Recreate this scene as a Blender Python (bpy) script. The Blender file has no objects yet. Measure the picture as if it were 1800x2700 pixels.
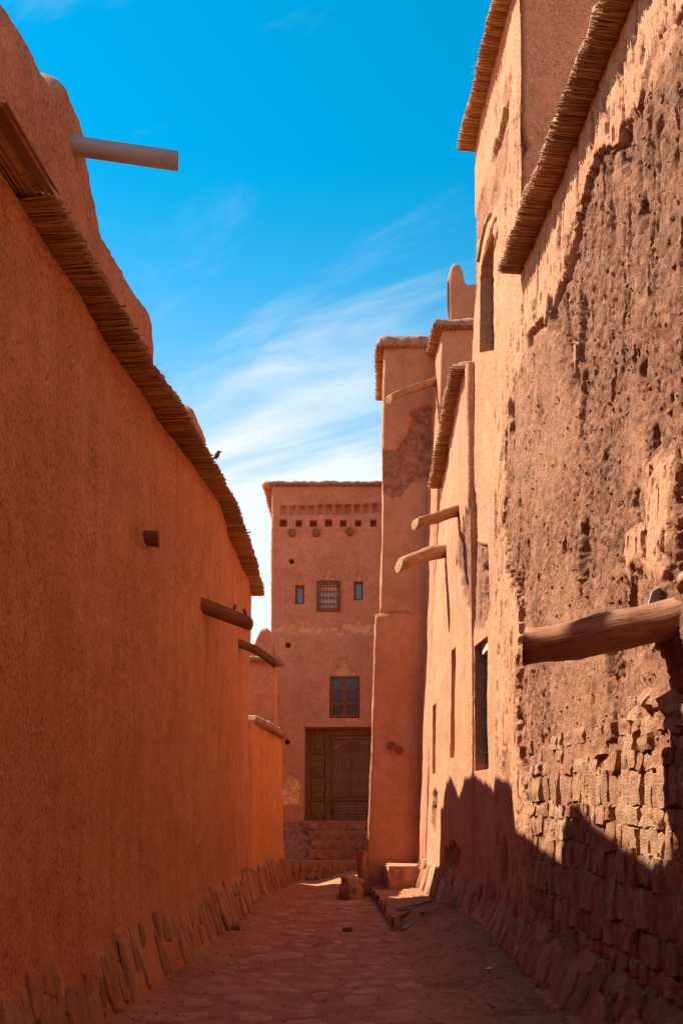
import bpy, math, random
import numpy as np
from mathutils import Matrix, Vector
R = math.radians
random.seed(7)
rng = np.random.default_rng(7)
sc = bpy.context.scene
COL = sc.collection

# ------------------------------------------------------------------ camera, sky, sun, exposure
EYE, F, CX, HY = 1.6, 2250.0, 900.0, 2115.0      # eye height (m); focal length, centre and horizon of the 1800 x 2700 photograph
cam = bpy.data.cameras.new('camera'); camo = bpy.data.objects.new('camera', cam); COL.objects.link(camo)
cam.sensor_fit = 'VERTICAL'; cam.sensor_height = 36.0; cam.lens = F / 2700 * 36
cam.shift_y = (HY - 1350) / 2700; cam.clip_start = 0.05; cam.clip_end = 6000
camo.location = (0, 0, EYE); camo.rotation_euler = (R(90), 0, 0); sc.camera = camo

SUN_EL, SUN_AZ = R(50.0), R(-70)                  # azimuth clockwise from +Y: the sun stands ahead and to the left
w = bpy.data.worlds.new('World'); sc.world = w; w.use_nodes = True
nt = w.node_tree; bg = nt.nodes['Background']
def N(t, **kw):
    n = nt.nodes.new(t)
    for k, v in kw.items(): setattr(n, k, v)
    return n
sky = N('ShaderNodeTexSky', sky_type='NISHITA', sun_disc=False, sun_elevation=SUN_EL, sun_rotation=SUN_AZ,
        altitude=1300, air_density=1.0, dust_density=0.25, ozone_density=3.0)
hsv = N('ShaderNodeHueSaturation'); hsv.inputs['Hue'].default_value = 0.47; hsv.inputs['Saturation'].default_value = 1.42; hsv.inputs['Value'].default_value = 1.12
nt.links.new(sky.outputs[0], hsv.inputs['Color'])
tc = N('ShaderNodeTexCoord'); sep = N('ShaderNodeSeparateXYZ'); nt.links.new(tc.outputs['Generated'], sep.inputs[0])
zc = N('ShaderNodeMath', operation='MAXIMUM'); nt.links.new(sep.outputs['Z'], zc.inputs[0]); zc.inputs[1].default_value = 0.06
dx = N('ShaderNodeMath', operation='DIVIDE'); nt.links.new(sep.outputs['X'], dx.inputs[0]); nt.links.new(zc.outputs[0], dx.inputs[1])
dy = N('ShaderNodeMath', operation='DIVIDE'); nt.links.new(sep.outputs['Y'], dy.inputs[0]); nt.links.new(zc.outputs[0], dy.inputs[1])
cmb = N('ShaderNodeCombineXYZ'); nt.links.new(dx.outputs[0], cmb.inputs[0]); nt.links.new(dy.outputs[0], cmb.inputs[1])
mp0 = N('ShaderNodeMapping'); mp0.inputs['Rotation'].default_value = (0, 0, R(38)); nt.links.new(cmb.outputs[0], mp0.inputs[0])
mp = N('ShaderNodeMapping'); mp.inputs['Location'].default_value = (0.6, 8.3, 0); mp.inputs['Scale'].default_value = (0.42, 1.25, 1)
nt.links.new(mp0.outputs[0], mp.inputs[0])
n1 = N('ShaderNodeTexNoise'); n1.inputs['Scale'].default_value = 2.4; n1.inputs['Detail'].default_value = 11; n1.inputs['Roughness'].default_value = 0.6; n1.inputs['Distortion'].default_value = 0.45
nt.links.new(mp.outputs[0], n1.inputs['Vector'])
n2 = N('ShaderNodeTexNoise'); n2.inputs['Scale'].default_value = 0.9; n2.inputs['Detail'].default_value = 3
nt.links.new(cmb.outputs[0], n2.inputs['Vector'])
ln = N('ShaderNodeVectorMath', operation='LENGTH'); nt.links.new(cmb.outputs[0], ln.inputs[0])
mr = N('ShaderNodeMapRange'); mr.inputs['From Min'].default_value = 1.35; mr.inputs['From Max'].default_value = 3.0; mr.inputs['To Min'].default_value = -0.16; mr.inputs['To Max'].default_value = 0.3
nt.links.new(ln.outputs['Value'], mr.inputs['Value'])
a1 = N('ShaderNodeMath', operation='ADD'); nt.links.new(n1.outputs['Fac'], a1.inputs[0]); nt.links.new(mr.outputs[0], a1.inputs[1])
s2 = N('ShaderNodeMath', operation='MULTIPLY_ADD'); nt.links.new(n2.outputs['Fac'], s2.inputs[0]); s2.inputs[1].default_value = 0.3; s2.inputs[2].default_value = -0.15
a2 = N('ShaderNodeMath', operation='ADD'); nt.links.new(a1.outputs[0], a2.inputs[0]); nt.links.new(s2.outputs[0], a2.inputs[1])
cr = N('ShaderNodeMapRange', interpolation_type='SMOOTHSTEP'); cr.inputs['From Min'].default_value = 0.42; cr.inputs['From Max'].default_value = 1.0; cr.inputs['To Max'].default_value = 1.0
nt.links.new(a2.outputs[0], cr.inputs['Value'])
hz = N('ShaderNodeMapRange', interpolation_type='SMOOTHSTEP'); hz.inputs['From Min'].default_value = 1.3; hz.inputs['From Max'].default_value = 3.4; hz.inputs['To Max'].default_value = 0.75
nt.links.new(ln.outputs['Value'], hz.inputs['Value'])
sm_ = N('ShaderNodeMath', operation='ADD', use_clamp=True); nt.links.new(cr.outputs[0], sm_.inputs[0]); nt.links.new(hz.outputs[0], sm_.inputs[1])
mx = N('ShaderNodeMix', data_type='RGBA'); nt.links.new(sm_.outputs[0], mx.inputs['Factor']); nt.links.new(hsv.outputs[0], mx.inputs['A']); mx.inputs['B'].default_value = (4.3, 4.6, 4.8, 1)
nt.links.new(mx.outputs['Result'], bg.inputs['Color']); bg.inputs['Strength'].default_value = 0.08

sun = bpy.data.lights.new('sun', 'SUN'); sun.energy = 4.2; sun.angle = R(0.55); sun.color = (1.0, 0.93, 0.82)
suno = bpy.data.objects.new('sun', sun); COL.objects.link(suno)
sdir = Vector((math.cos(SUN_EL) * math.sin(SUN_AZ), math.cos(SUN_EL) * math.cos(SUN_AZ), math.sin(SUN_EL)))
suno.rotation_euler = (-sdir).to_track_quat('-Z', 'Y').to_euler(); suno.location = (-20, 10, 30)
vs = sc.view_settings; vs.view_transform = 'Standard'; vs.look = 'None'; vs.gamma = 1.0; vs.exposure = 1.42; vs.use_curve_mapping = False
sc.cycles.max_bounces = 10; sc.cycles.diffuse_bounces = 8; sc.cycles.use_denoising = True

# ------------------------------------------------------------------ helpers
def at(px, py, Y): return Vector(((px - CX) / F * Y, Y, EYE + (HY - py) / F * Y))

def _hash(i, j, k):
    h = (i * 374761393 + j * 668265263 + k * 2147483647 * 7 + 1013904223) & 0xFFFFFFFF
    h = ((h ^ (h >> 13)) * 1274126177) & 0xFFFFFFFF
    h = ((h ^ (h >> 16)) * 2246822519) & 0xFFFFFFFF
    return ((h ^ (h >> 15)) & 0xFFFFFF) / float(0xFFFFFF)
def vn(p):
    f = np.floor(p); i = f.astype(np.int64) + 100000; t = p - f; t = t * t * (3 - 2 * t)
    out = 0
    for a in (0, 1):
        wa = t[:, 0] if a else 1 - t[:, 0]
        for b in (0, 1):
            wb = wa * (t[:, 1] if b else 1 - t[:, 1])
            for c in (0, 1):
                out = out + wb * (t[:, 2] if c else 1 - t[:, 2]) * _hash(i[:, 0] + a, i[:, 1] + b, i[:, 2] + c)
    return out * 2 - 1
def fbm(p, scale, oct=4, rough=0.5, seed=0):
    p = p * np.asarray(scale, float) + seed * 17.31
    a, s, tot = 1.0, 0, 0
    for _ in range(oct):
        s = s + a * vn(p); tot += a; a *= rough; p = p * 2.03 + 5.7
    return s / tot
def sstep(x, a, b):
    t = np.clip((x - a) / (b - a), 0, 1); return t * t * (3 - 2 * t)
def sdist(px, py, poly):
    """signed distance, positive inside, in pixels of the photograph"""
    P = np.asarray(poly, float); Q = np.roll(P, -1, 0); best = np.full(px.shape, 1e9); ins = np.zeros(px.shape, bool)
    for (x0, y0), (x1, y1) in zip(P, Q):
        ex, ey = x1 - x0, y1 - y0; L = ex * ex + ey * ey + 1e-9
        t = np.clip(((px - x0) * ex + (py - y0) * ey) / L, 0, 1)
        best = np.minimum(best, (px - x0 - t * ex) ** 2 + (py - y0 - t * ey) ** 2)
        c = (y0 > py) != (y1 > py)
        ins ^= c & (px < ex * (py - y0) / (y1 - y0 + 1e-12) + x0)
    d = np.sqrt(best); return np.where(ins, d, -d)
def proj(p):
    Y = np.maximum(p[:, 1], 0.5)
    return CX + F * p[:, 0] / Y, HY - F * (p[:, 2] - EYE) / Y, Y / F          # pixel x, pixel y, metres per pixel

def prm(o, label=None, cat=None, group=None, kind=None):
    if label: o['label'] = label
    if cat: o['category'] = cat
    if group: o['group'] = group
    if kind: o['kind'] = kind
    return o
def thing(name, label, cat, loc, group=None):
    o = bpy.data.objects.new(name, None); COL.objects.link(o); o.location = loc; o.empty_display_size = 0.3
    return prm(o, label, cat, group)
def base_of(p):                       # world translation of a chain of roots (all are pure translations or identity)
    v = Vector((0, 0, 0))
    while p is not None:
        v += p.location if p.type == 'EMPTY' else Vector((0, 0, 0)); p = p.parent
    return v
def link(o, parent):
    COL.objects.link(o)
    if parent is not None:
        o.parent = parent; o.matrix_parent_inverse = PINV(parent)
    return o
WORLD = {}
def PINV(p):                          # inverse world matrix of a parent whose own parent chain is known
    return WM(p).inverted()
def WM(o):
    m = o.matrix_basis.copy()
    if o.parent is not None: m = WM(o.parent) @ o.matrix_parent_inverse @ m
    return m
def mesh(name, V, Fc, smooth=True):
    me = bpy.data.meshes.new(name)
    if isinstance(V, np.ndarray) and isinstance(Fc, np.ndarray):
        k = Fc.shape[1]; me.vertices.add(len(V)); me.vertices.foreach_set('co', V.astype(np.float32).ravel())
        me.loops.add(Fc.size); me.loops.foreach_set('vertex_index', Fc.astype(np.int32).ravel())
        me.polygons.add(len(Fc)); me.polygons.foreach_set('loop_start', np.arange(0, Fc.size, k, dtype=np.int32))
        me.polygons.foreach_set('loop_total', np.full(len(Fc), k, np.int32)); me.update(calc_edges=True); me.validate()
    else:
        me.from_pydata([tuple(v) for v in V], [], [tuple(f) for f in Fc]); me.update()
    if smooth: me.polygons.foreach_set('use_smooth', np.ones(len(me.polygons), bool))
    return me
def obj(name, me, mat, parent=None, mtx=None):
    if mat is not None and not me.materials: me.materials.append(mat)
    o = bpy.data.objects.new(name, me)
    if mtx is not None: o.matrix_basis = mtx
    return link(o, parent)
def attr(me, name, arr):
    a = me.attributes.new(name, 'FLOAT', 'POINT'); a.data.foreach_set('value', np.asarray(arr, np.float32))

class MB:                             # collects pieces that belong to one mesh
    def __init__(s): s.v, s.f, s.a = [], [], []
    def add(s, V, Fc, a=0.0):
        n = len(s.v); s.v += [tuple(v) for v in V]; s.f += [tuple(i + n for i in f) for f in Fc]; s.a += [a] * len(V); return s
    def box(s, c, d, m=None, a=0.0):
        x, y, z = (q / 2 for q in d)
        V = [Vector((sx * x, sy * y, sz * z)) for sz in (-1, 1) for sy in (-1, 1) for sx in (-1, 1)]
        if m is not None: V = [m @ v for v in V]
        V = [v + Vector(c) for v in V]
        return s.add(V, [(0, 2, 3, 1), (4, 5, 7, 6), (0, 1, 5, 4), (2, 6, 7, 3), (0, 4, 6, 2), (1, 3, 7, 5)], a)
    def tube(s, p, q, r0, r1=None, n=6, a=0.0, caps=True):
        p, q = Vector(p), Vector(q); r1 = r0 if r1 is None else r1
        d = (q - p).normalized(); u = d.orthogonal().normalized(); v = d.cross(u)
        V = []
        for c, r in ((p, r0), (q, r1)):
            for k in range(n):
                t = 2 * math.pi * k / n; V.append(c + (u * math.cos(t) + v * math.sin(t)) * r)
        Fc = [(k, (k + 1) % n, n + (k + 1) % n, n + k) for k in range(n)]
        if caps: Fc += [tuple(range(n - 1, -1, -1)), tuple(range(n, 2 * n))]
        return s.add(V, Fc, a)
    def build(s, name, mat, parent=None, smooth=False, attrname=None, mtx=None):
        me = mesh(name, s.v, s.f, smooth)
        if attrname: attr(me, attrname, s.a)
        return obj(name, me, mat, parent, mtx)

def box_mesh(d, bev=0.15):
    """a box with its edges chamfered by a share of the smallest side"""
    x, y, z = d[0] / 2, d[1] / 2, d[2] / 2; b = min(d) * bev
    V, idx = [], {}
    for sx in (-1, 1):
        for sy in (-1, 1):
            for sz in (-1, 1):
                for k, q in enumerate(((x, y - b, z - b), (x - b, y, z - b), (x - b, y - b, z))):
                    idx[(sx, sy, sz, k)] = len(V); V.append((sx * q[0], sy * q[1], sz * q[2]))
    import itertools
    Fc = []
    g = lambda *a: idx[a]
    for s_ in (-1, 1):
        f = [g(s_, -1, -1, 0), g(s_, 1, -1, 0), g(s_, 1, 1, 0), g(s_, -1, 1, 0)]; Fc.append(f if s_ > 0 else f[::-1])
        f = [g(-1, s_, -1, 1), g(-1, s_, 1, 1), g(1, s_, 1, 1), g(1, s_, -1, 1)]; Fc.append(f if s_ > 0 else f[::-1])
        f = [g(-1, -1, s_, 2), g(1, -1, s_, 2), g(1, 1, s_, 2), g(-1, 1, s_, 2)]; Fc.append(f if s_ > 0 else f[::-1])
    def q(*ids):
        c = sum((Vector(V[i]) for i in ids), Vector()) / len(ids); n = (Vector(V[ids[1]]) - Vector(V[ids[0]])).cross(Vector(V[ids[2]]) - Vector(V[ids[1]]))
        Fc.append(list(ids) if n.dot(c) > 0 else list(ids)[::-1])
    for a_ in (-1, 1):
        for b_ in (-1, 1):
            q(g(a_, b_, -1, 0), g(a_, b_, 1, 0), g(a_, b_, 1, 1), g(a_, b_, -1, 1))
            q(g(a_, -1, b_, 0), g(a_, 1, b_, 0), g(a_, 1, b_, 2), g(a_, -1, b_, 2))
            q(g(-1, a_, b_, 1), g(1, a_, b_, 1), g(1, a_, b_, 2), g(-1, a_, b_, 2))
            for c_ in (-1, 1): q(g(a_, b_, c_, 0), g(a_, b_, c_, 1), g(a_, b_, c_, 2))
    return mesh('box', V, Fc, False)

def grid_normals(G):
    du = np.gradient(G, axis=0); dv = np.gradient(G, axis=1); n = np.cross(du, dv)
    return n / (np.linalg.norm(n, axis=2, keepdims=True) + 1e-12)
def grid_faces(nu, nv, wrap=False, flip=False, off=0):
    i = np.arange(nu if wrap else nu - 1)[:, None]; j = np.arange(nv - 1)[None, :]
    a = i * nv + j; b = ((i + 1) % nu) * nv + j
    Fc = np.stack([a, b, b + 1, a + 1], -1).reshape(-1, 4) + off
    return Fc[:, ::-1] if flip else Fc
def plain(amp=0.012, sc1=1.3, amp2=0.004, sc2=9, seed=0):
    def f(p, n):
        return fbm(p, sc1, 3, 0.5, seed) * amp * 2 + fbm(p, (sc2, sc2, sc2 * 0.5), 3, 0.6, seed + 3) * amp2 * 2, np.zeros(len(p))
    return f
def loft(ctrl, z0, vstep, cb, zcuts=None):
    """ctrl: corners counter-clockwise (xb, yb, xt, yt, ztop, radius, step to the next corner) -> (verts, quads, erode, top loop)"""
    n = len(ctrl); S = []
    for i in range(n):
        p = np.array(ctrl[i - 1][:5], float); c = np.array(ctrl[i][:5], float); q = np.array(ctrl[(i + 1) % n][:5], float); r = ctrl[i][5]
        lp = np.linalg.norm((c - p)[:2]); lq = np.linalg.norm((q - c)[:2])
        a = c + (p - c) * min(r / lp, 0.5); b = c + (q - c) * min(r / lq, 0.5)
        k = 5 if r > 0.02 else 1
        for t in np.linspace(0, 1, k): S.append((1 - t) ** 2 * a + 2 * t * (1 - t) * c + t * t * b)
        rn = ctrl[(i + 1) % n][5]; e = q + (c - q) * min(rn / lq, 0.5)
        m = max(1, int(np.linalg.norm((e - b)[:2]) / ctrl[i][6]))
        for t in np.arange(1, m) / m: S.append(b + (e - b) * t)
    S = np.array(S); zt = S[:, 4].max(); m = max(2, int((zt - z0) / vstep)); t = np.linspace(0, 1, m + 1)
    G = np.empty((len(S), m + 1, 3))
    G[:, :, 0] = S[:, None, 0] * (1 - t) + S[:, None, 2] * t; G[:, :, 1] = S[:, None, 1] * (1 - t) + S[:, None, 3] * t
    G[:, :, 2] = z0 + (S[:, None, 4] - z0) * t
    Gw = np.concatenate([G[-1:], G, G[:1]], 0); Nn = grid_normals(Gw)[1:-1]
    p = G.reshape(-1, 3); nr = Nn.reshape(-1, 3)
    off, er = cb(p, nr); V = p + nr * np.asarray(off)[:, None]
    return V, grid_faces(len(S), m + 1, True), np.asarray(er), np.arange(len(S)) * (m + 1) + m
def solid(name, lofts, mat, parent):
    """joins one or more lofted blocks, each closed on top, into one mesh"""
    V, Q, E, caps, off = [], [], [], [], 0
    for v, f, e, top in lofts:
        c = v[top].mean(0); V += [v, c[None]]; Q.append(f + off); E += [e, [0.0]]
        ci = off + len(v); t = top + off; caps += [(t[i], t[(i + 1) % len(t)], ci, ci) for i in range(len(t))]; off += len(v) + 1
    V = np.concatenate(V); E = np.concatenate(E); Q = np.concatenate(Q)
    me = bpy.data.meshes.new(name); caps = [(a, b, c) for a, b, c, _ in caps]
    nq, ntr = len(Q), len(caps)
    me.vertices.add(len(V)); me.vertices.foreach_set('co', V.astype(np.float32).ravel())
    li = np.concatenate([Q.ravel(), np.array(caps).ravel()]).astype(np.int32)
    me.loops.add(len(li)); me.loops.foreach_set('vertex_index', li)
    me.polygons.add(nq + ntr)
    me.polygons.foreach_set('loop_start', np.concatenate([np.arange(nq) * 4, nq * 4 + np.arange(ntr) * 3]).astype(np.int32))
    me.polygons.foreach_set('loop_total', np.concatenate([np.full(nq, 4), np.full(ntr, 3)]).astype(np.int32))
    me.update(calc_edges=True); me.validate(); me.polygons.foreach_set('use_smooth', np.ones(nq + ntr, bool))
    attr(me, 'erode', E); me.set_sharp_from_angle(angle=R(48)); return obj(name, me, mat, parent)

def strip(name, path, z0, ztop, thick, mat, parent, step=0.035, seed=0, rad=0.09, lump=0.012):
    """a free-standing mud wall of rounded top along a path; ztop(s01, point) gives its crest"""
    P = [Vector((*p, 0)) for p in path]; L = [0]
    for a, b in zip(P, P[1:]): L.append(L[-1] + (b - a).length)
    n = max(4, int(L[-1] / step)); ring = []
    for s in np.linspace(0, L[-1], n):
        i = min(max(k for k in range(len(L)) if L[k] <= s + 1e-9), len(P) - 2)
        d = (P[i + 1] - P[i]); c = P[i] + d * ((s - L[i]) / d.length); d.normalize(); nr = Vector((d.y, -d.x, 0))
        zt = ztop(s); row = []; h = thick / 2; r = min(rad, h); e = min(s, L[-1] - s); sq = 1 - 0.45 * max(0, 1 - e / 0.06) ** 2
        for zz in np.linspace(z0, zt - r, 9): row.append(c + nr * h * sq + Vector((0, 0, zz)))
        for k in range(1, 8):
            t = math.pi * k / 8; row.append(c + nr * (math.cos(t) * r + (h - r) * (1 - k / 4)) * sq + Vector((0, 0, zt - r + math.sin(t) * r)))
        for zz in np.linspace(zt - r, z0, 5): row.append(c - nr * h * sq + Vector((0, 0, zz)))
        ring.append(row)
    G = np.array(ring); nr = grid_normals(G); p = G.reshape(-1, 3); q = nr.reshape(-1, 3)
    p = p + q * (fbm(p, 4.0, 4, 0.6, seed) * lump * 2 + fbm(p, 25, 2, 0.5, seed + 2) * 0.008)[:, None]
    nv = G.shape[1]; Fc = [tuple(f) for f in grid_faces(n, nv)]
    me = mesh(name, p, [tuple(f) for f in Fc] + [tuple(range(nv))[::-1], tuple(range((n - 1) * nv, n * nv))])
    # keep the winding outward
    return obj(name, me, mat, parent)

# ------------------------------------------------------------------ materials
def newmat(name):
    m = bpy.data.materials.new(name); m.use_nodes = True; t = m.node_tree; b = t.nodes['Principled BSDF']; b.inputs['Roughness'].default_value = 0.95; b.inputs['Specular IOR Level'].default_value = 0.12
    return m, t, b
def node(t, ty, **kw):
    n = t.nodes.new(ty)
    for k, v in kw.items():
        if k in n.inputs: n.inputs[k].default_value = v
        else: setattr(n, k, v)
    return n
def mixc(t, fac, a, b, bt='MIX'):
    n = t.nodes.new('ShaderNodeMix'); n.data_type = 'RGBA'; n.blend_type = bt
    for s, v in (('Factor', fac), ('A', a), ('B', b)):
        if isinstance(v, (int, float)): n.inputs[s].default_value = v
        elif isinstance(v, (tuple, list)): n.inputs[s].default_value = (*v, 1) if len(v) == 3 else v
        else: t.links.new(v, n.inputs[s])
    return n.outputs['Result']
def ramp(t, sock, lo, hi, a=0.0, b=1.0):
    n = t.nodes.new('ShaderNodeMapRange'); n.inputs['From Min'].default_value = lo; n.inputs['From Max'].default_value = hi; n.inputs['To Min'].default_value = a; n.inputs['To Max'].default_value = b
    t.links.new(sock, n.inputs['Value']); return n.outputs[0]
def noise(t, vec, scale, detail=4, rough=0.55, dist=0.0):
    n = node(t, 'ShaderNodeTexNoise', Scale=scale, Detail=detail, Roughness=rough, Distortion=dist); t.links.new(vec, n.inputs['Vector']); return n.outputs['Fac']
def mapped(t, vec, s, rot=(0, 0, 0)):
    n = node(t, 'ShaderNodeMapping'); n.inputs['Scale'].default_value = s; n.inputs['Rotation'].default_value = rot; t.links.new(vec, n.inputs['Vector']); return n.outputs[0]
def mud(name, base, dark, light, core=(0.27, 0.115, 0.065), flecks=0.55, straw=0.35, bump=0.5, corefine=0.6, streak=0.5):
    """straw-tempered mud plaster; the 'erode' attribute says where the plaster has come off"""
    m, t, b = newmat(name); pos = t.nodes.new('ShaderNodeNewGeometry').outputs['Position']
    big = noise(t, pos, 0.9, 4, 0.6); st = noise(t, mapped(t, pos, (5, 5, 0.5)), 1.0, 5, 0.6); mid = noise(t, pos, 7, 5, 0.65); fine = noise(t, mapped(t, pos, (1, 1, 0.45)), 95, 3, 0.6)
    c = mixc(t, ramp(t, big, 0.35, 0.68), dark, base); c = mixc(t, ramp(t, st, 0.42, 0.72, 0, streak), c, light); c = mixc(t, ramp(t, mid, 0.42, 0.7, 0, 0.6), c, tuple(q * 0.85 for q in dark))
    c = mixc(t, ramp(t, noise(t, pos, 2.6, 6, 0.65), 0.48, 0.68, 0, 0.55), c, tuple(q * 0.72 for q in dark)); c = mixc(t, ramp(t, noise(t, mapped(t, pos, (6, 6, 0.22)), 1.0, 4, 0.6), 0.52, 0.72, 0, streak), c, tuple(q * 0.6 for q in dark))
    fl = ramp(t, noise(t, mapped(t, pos, (1, 1, 0.5), (0.2, 0.15, 0)), 66, 5, 0.7), 0.54, 0.68, 0, flecks)
    am = t.nodes.new('ShaderNodeMath'); am.operation = 'MULTIPLY'; t.links.new(fl, am.inputs[0]); t.links.new(ramp(t, noise(t, pos, 2.2, 4, 0.6), 0.35, 0.65, 0.35, 1.0), am.inputs[1]); fl = am.outputs[0]
    c = mixc(t, fl, c, tuple(q * 0.38 for q in dark))
    sp = ramp(t, noise(t, mapped(t, pos, (1, 1, 0.6)), 150, 2, 0.6), 0.5, 0.7, 0, 0.45); c = mixc(t, sp, c, tuple(q * 0.5 for q in dark))
    sw = ramp(t, noise(t, mapped(t, pos, (1, 1, 0.4), (0.5, 0.4, 0)), 78, 2, 0.5), 0.59, 0.68, 0, straw); c = mixc(t, sw, c, (0.78, 0.5, 0.29))
    er = node(t, 'ShaderNodeAttribute', attribute_name='erode').outputs['Fac']
    cc = mixc(t, ramp(t, noise(t, pos, 9, 8, 0.75), 0.38, 0.66), tuple(q * 0.55 for q in core), tuple(min(1, q * 1.3) for q in core))
    cc = mixc(t, ramp(t, noise(t, mapped(t, pos, (1, 1, 0.5)), 70, 2, 0.5), 0.66, 0.74, 0, 0.55), cc, (0.5, 0.33, 0.2))
    c = mixc(t, er, c, cc); t.links.new(c, b.inputs['Base Color'])
    h = t.nodes.new('ShaderNodeMath'); h.operation = 'MULTIPLY_ADD'; t.links.new(fine, h.inputs[0]); h.inputs[1].default_value = 0.55; t.links.new(mid, h.inputs[2])
    h2 = t.nodes.new('ShaderNodeMath'); h2.operation = 'MULTIPLY_ADD'; t.links.new(fl, h2.inputs[0]); h2.inputs[1].default_value = -0.6; t.links.new(h.outputs[0], h2.inputs[2])
    rough = noise(t, mapped(t, pos, (1, 1, 0.8)), 46, 8, 0.8)
    h3 = t.nodes.new('ShaderNodeMath'); h3.operation = 'MULTIPLY'; t.links.new(rough, h3.inputs[0]); t.links.new(er, h3.inputs[1])
    h4 = t.nodes.new('ShaderNodeMath'); h4.operation = 'MULTIPLY_ADD'; t.links.new(h3.outputs[0], h4.inputs[0]); h4.inputs[1].default_value = 2.2 * corefine; t.links.new(h2.outputs[0], h4.inputs[2])
    bp = node(t, 'ShaderNodeBump', Strength=bump, Distance=0.016); t.links.new(h4.outputs[0], bp.inputs['Height']); t.links.new(bp.outputs[0], b.inputs['Normal'])
    return m
def stone_mat(name, cols, scale=16, bump=0.6, dust=None):
    m, t, b = newmat(name); oi = t.nodes.new('ShaderNodeObjectInfo'); tcn = t.nodes.new('ShaderNodeTexCoord').outputs['Object']
    pos = t.nodes.new('ShaderNodeNewGeometry').outputs['Position']
    r = t.nodes.new('ShaderNodeValToRGB'); r.color_ramp.interpolation = 'LINEAR'
    el = r.color_ramp.elements; el[0].color = (*cols[0], 1); el[1].color = (*cols[-1], 1); el[1].position = 1
    for i, c in enumerate(cols[1:-1]): e = el.new((i + 1) / (len(cols) - 1)); e.color = (*c, 1)
    t.links.new(oi.outputs['Random'], r.inputs[0])
    n1 = noise(t, mapped(t, pos, (1, 1, 0.6)), scale, 6, 0.7); n2 = noise(t, pos, scale * 5, 3, 0.6)
    c = mixc(t, ramp(t, n1, 0.35, 0.7, 0, 0.65), r.outputs[0], (0.16, 0.07, 0.04)); c = mixc(t, ramp(t, n2, 0.52, 0.72, 0, 0.35), c, (0.3, 0.13, 0.07))
    if dust: c = mixc(t, ramp(t, noise(t, pos, 5, 4, 0.6), 0.38, 0.68, 0.0, 0.5), c, dust)
    t.links.new(c, b.inputs['Base Color'])
    h = t.nodes.new('ShaderNodeMath'); h.operation = 'MULTIPLY_ADD'; t.links.new(n1, h.inputs[0]); h.inputs[1].default_value = 1.6; t.links.new(n2, h.inputs[2])
    bp = node(t, 'ShaderNodeBump', Strength=bump, Distance=0.02); t.links.new(h.outputs[0], bp.inputs['Height']); t.links.new(bp.outputs[0], b.inputs['Normal'])
    return m
def wood_mat(name, a, bcol, sc=(2, 26, 26), bump=0.4, rough=0.8):
    m, t, b = newmat(name); b.inputs['Roughness'].default_value = rough; v = t.nodes.new('ShaderNodeTexCoord').outputs['Object']
    n1 = noise(t, mapped(t, v, sc), 1.0, 6, 0.65, 0.3); n2 = noise(t, v, 5, 3, 0.6); n3 = noise(t, mapped(t, v, tuple(q * 2.4 for q in sc)), 1.0, 3, 0.5)
    c = mixc(t, ramp(t, n1, 0.34, 0.68), a, bcol); c = mixc(t, ramp(t, n2, 0.42, 0.75, 0, 0.5), c, tuple(q * 0.55 for q in a)); c = mixc(t, ramp(t, n3, 0.6, 0.68, 0, 0.85), c, tuple(q * 0.2 for q in a))
    t.links.new(c, b.inputs['Base Color']); bp = node(t, 'ShaderNodeBump', Strength=bump, Distance=0.01); t.links.new(n1, bp.inputs['Height']); t.links.new(bp.outputs[0], b.inputs['Normal'])
    return m
def reed_mat():
    m, t, b = newmat('reed'); a = node(t, 'ShaderNodeAttribute', attribute_name='tint').outputs['Fac']; pos = t.nodes.new('ShaderNodeNewGeometry').outputs['Position']
    r = t.nodes.new('ShaderNodeValToRGB'); e = r.color_ramp.elements; e[0].color = (0.2, 0.085, 0.03, 1); e[1].color = (0.56, 0.31, 0.13, 1); k = e.new(0.55); k.color = (0.42, 0.2, 0.075, 1); t.links.new(a, r.inputs[0])
    c = mixc(t, ramp(t, noise(t, pos, 24, 4, 0.6), 0.5, 0.75, 0, 0.6), r.outputs[0], (0.17, 0.075, 0.035)); t.links.new(c, b.inputs['Base Color']); b.inputs['Roughness'].default_value = 0.7
    return m
def flat(name, col, rough=0.8, metal=0.0, spec=0.3, var=0.25, scale=30):
    m, t, b = newmat(name); pos = t.nodes.new('ShaderNodeNewGeometry').outputs['Position']
    c = mixc(t, ramp(t, noise(t, pos, scale, 4, 0.6), 0.35, 0.7), col, tuple(q * (1 - var) for q in col)); t.links.new(c, b.inputs['Base Color'])
    b.inputs['Roughness'].default_value = rough; b.inputs['Metallic'].default_value = metal; b.inputs['Specular IOR Level'].default_value = spec
    return m

M_left = mud('mud_orange', (0.66, 0.265, 0.125), (0.57, 0.205, 0.093), (0.76, 0.345, 0.17), flecks=0.95, straw=0.3, bump=0.9, streak=0.4)
M_low = mud('mud_ochre', (0.66, 0.265, 0.1), (0.58, 0.215, 0.085), (0.72, 0.32, 0.13), flecks=0.6, straw=0.2)
M_tower = mud('mud_rose', (0.6, 0.245, 0.135), (0.5, 0.185, 0.1), (0.65, 0.29, 0.16), core=(0.85, 0.42, 0.19), flecks=0.3, straw=0.55, bump=0.35, streak=0.25)
M_mid = mud('mud_brown', (0.6, 0.25, 0.13), (0.5, 0.195, 0.1), (0.65, 0.29, 0.155), core=(0.36, 0.15, 0.085), flecks=0.25, straw=0.3, bump=0.4, streak=0.25)
M_right = mud('mud_tan', (0.65, 0.3, 0.152), (0.55, 0.23, 0.113), (0.69, 0.35, 0.188), core=(0.38, 0.165, 0.09), flecks=0.75, straw=0.6, bump=1.0, streak=0.3)
M_cope = mud('mud_coping', (0.46, 0.235, 0.145), (0.34, 0.16, 0.095), (0.52, 0.3, 0.2), flecks=0.6, straw=0.7, bump=1.0)
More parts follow.
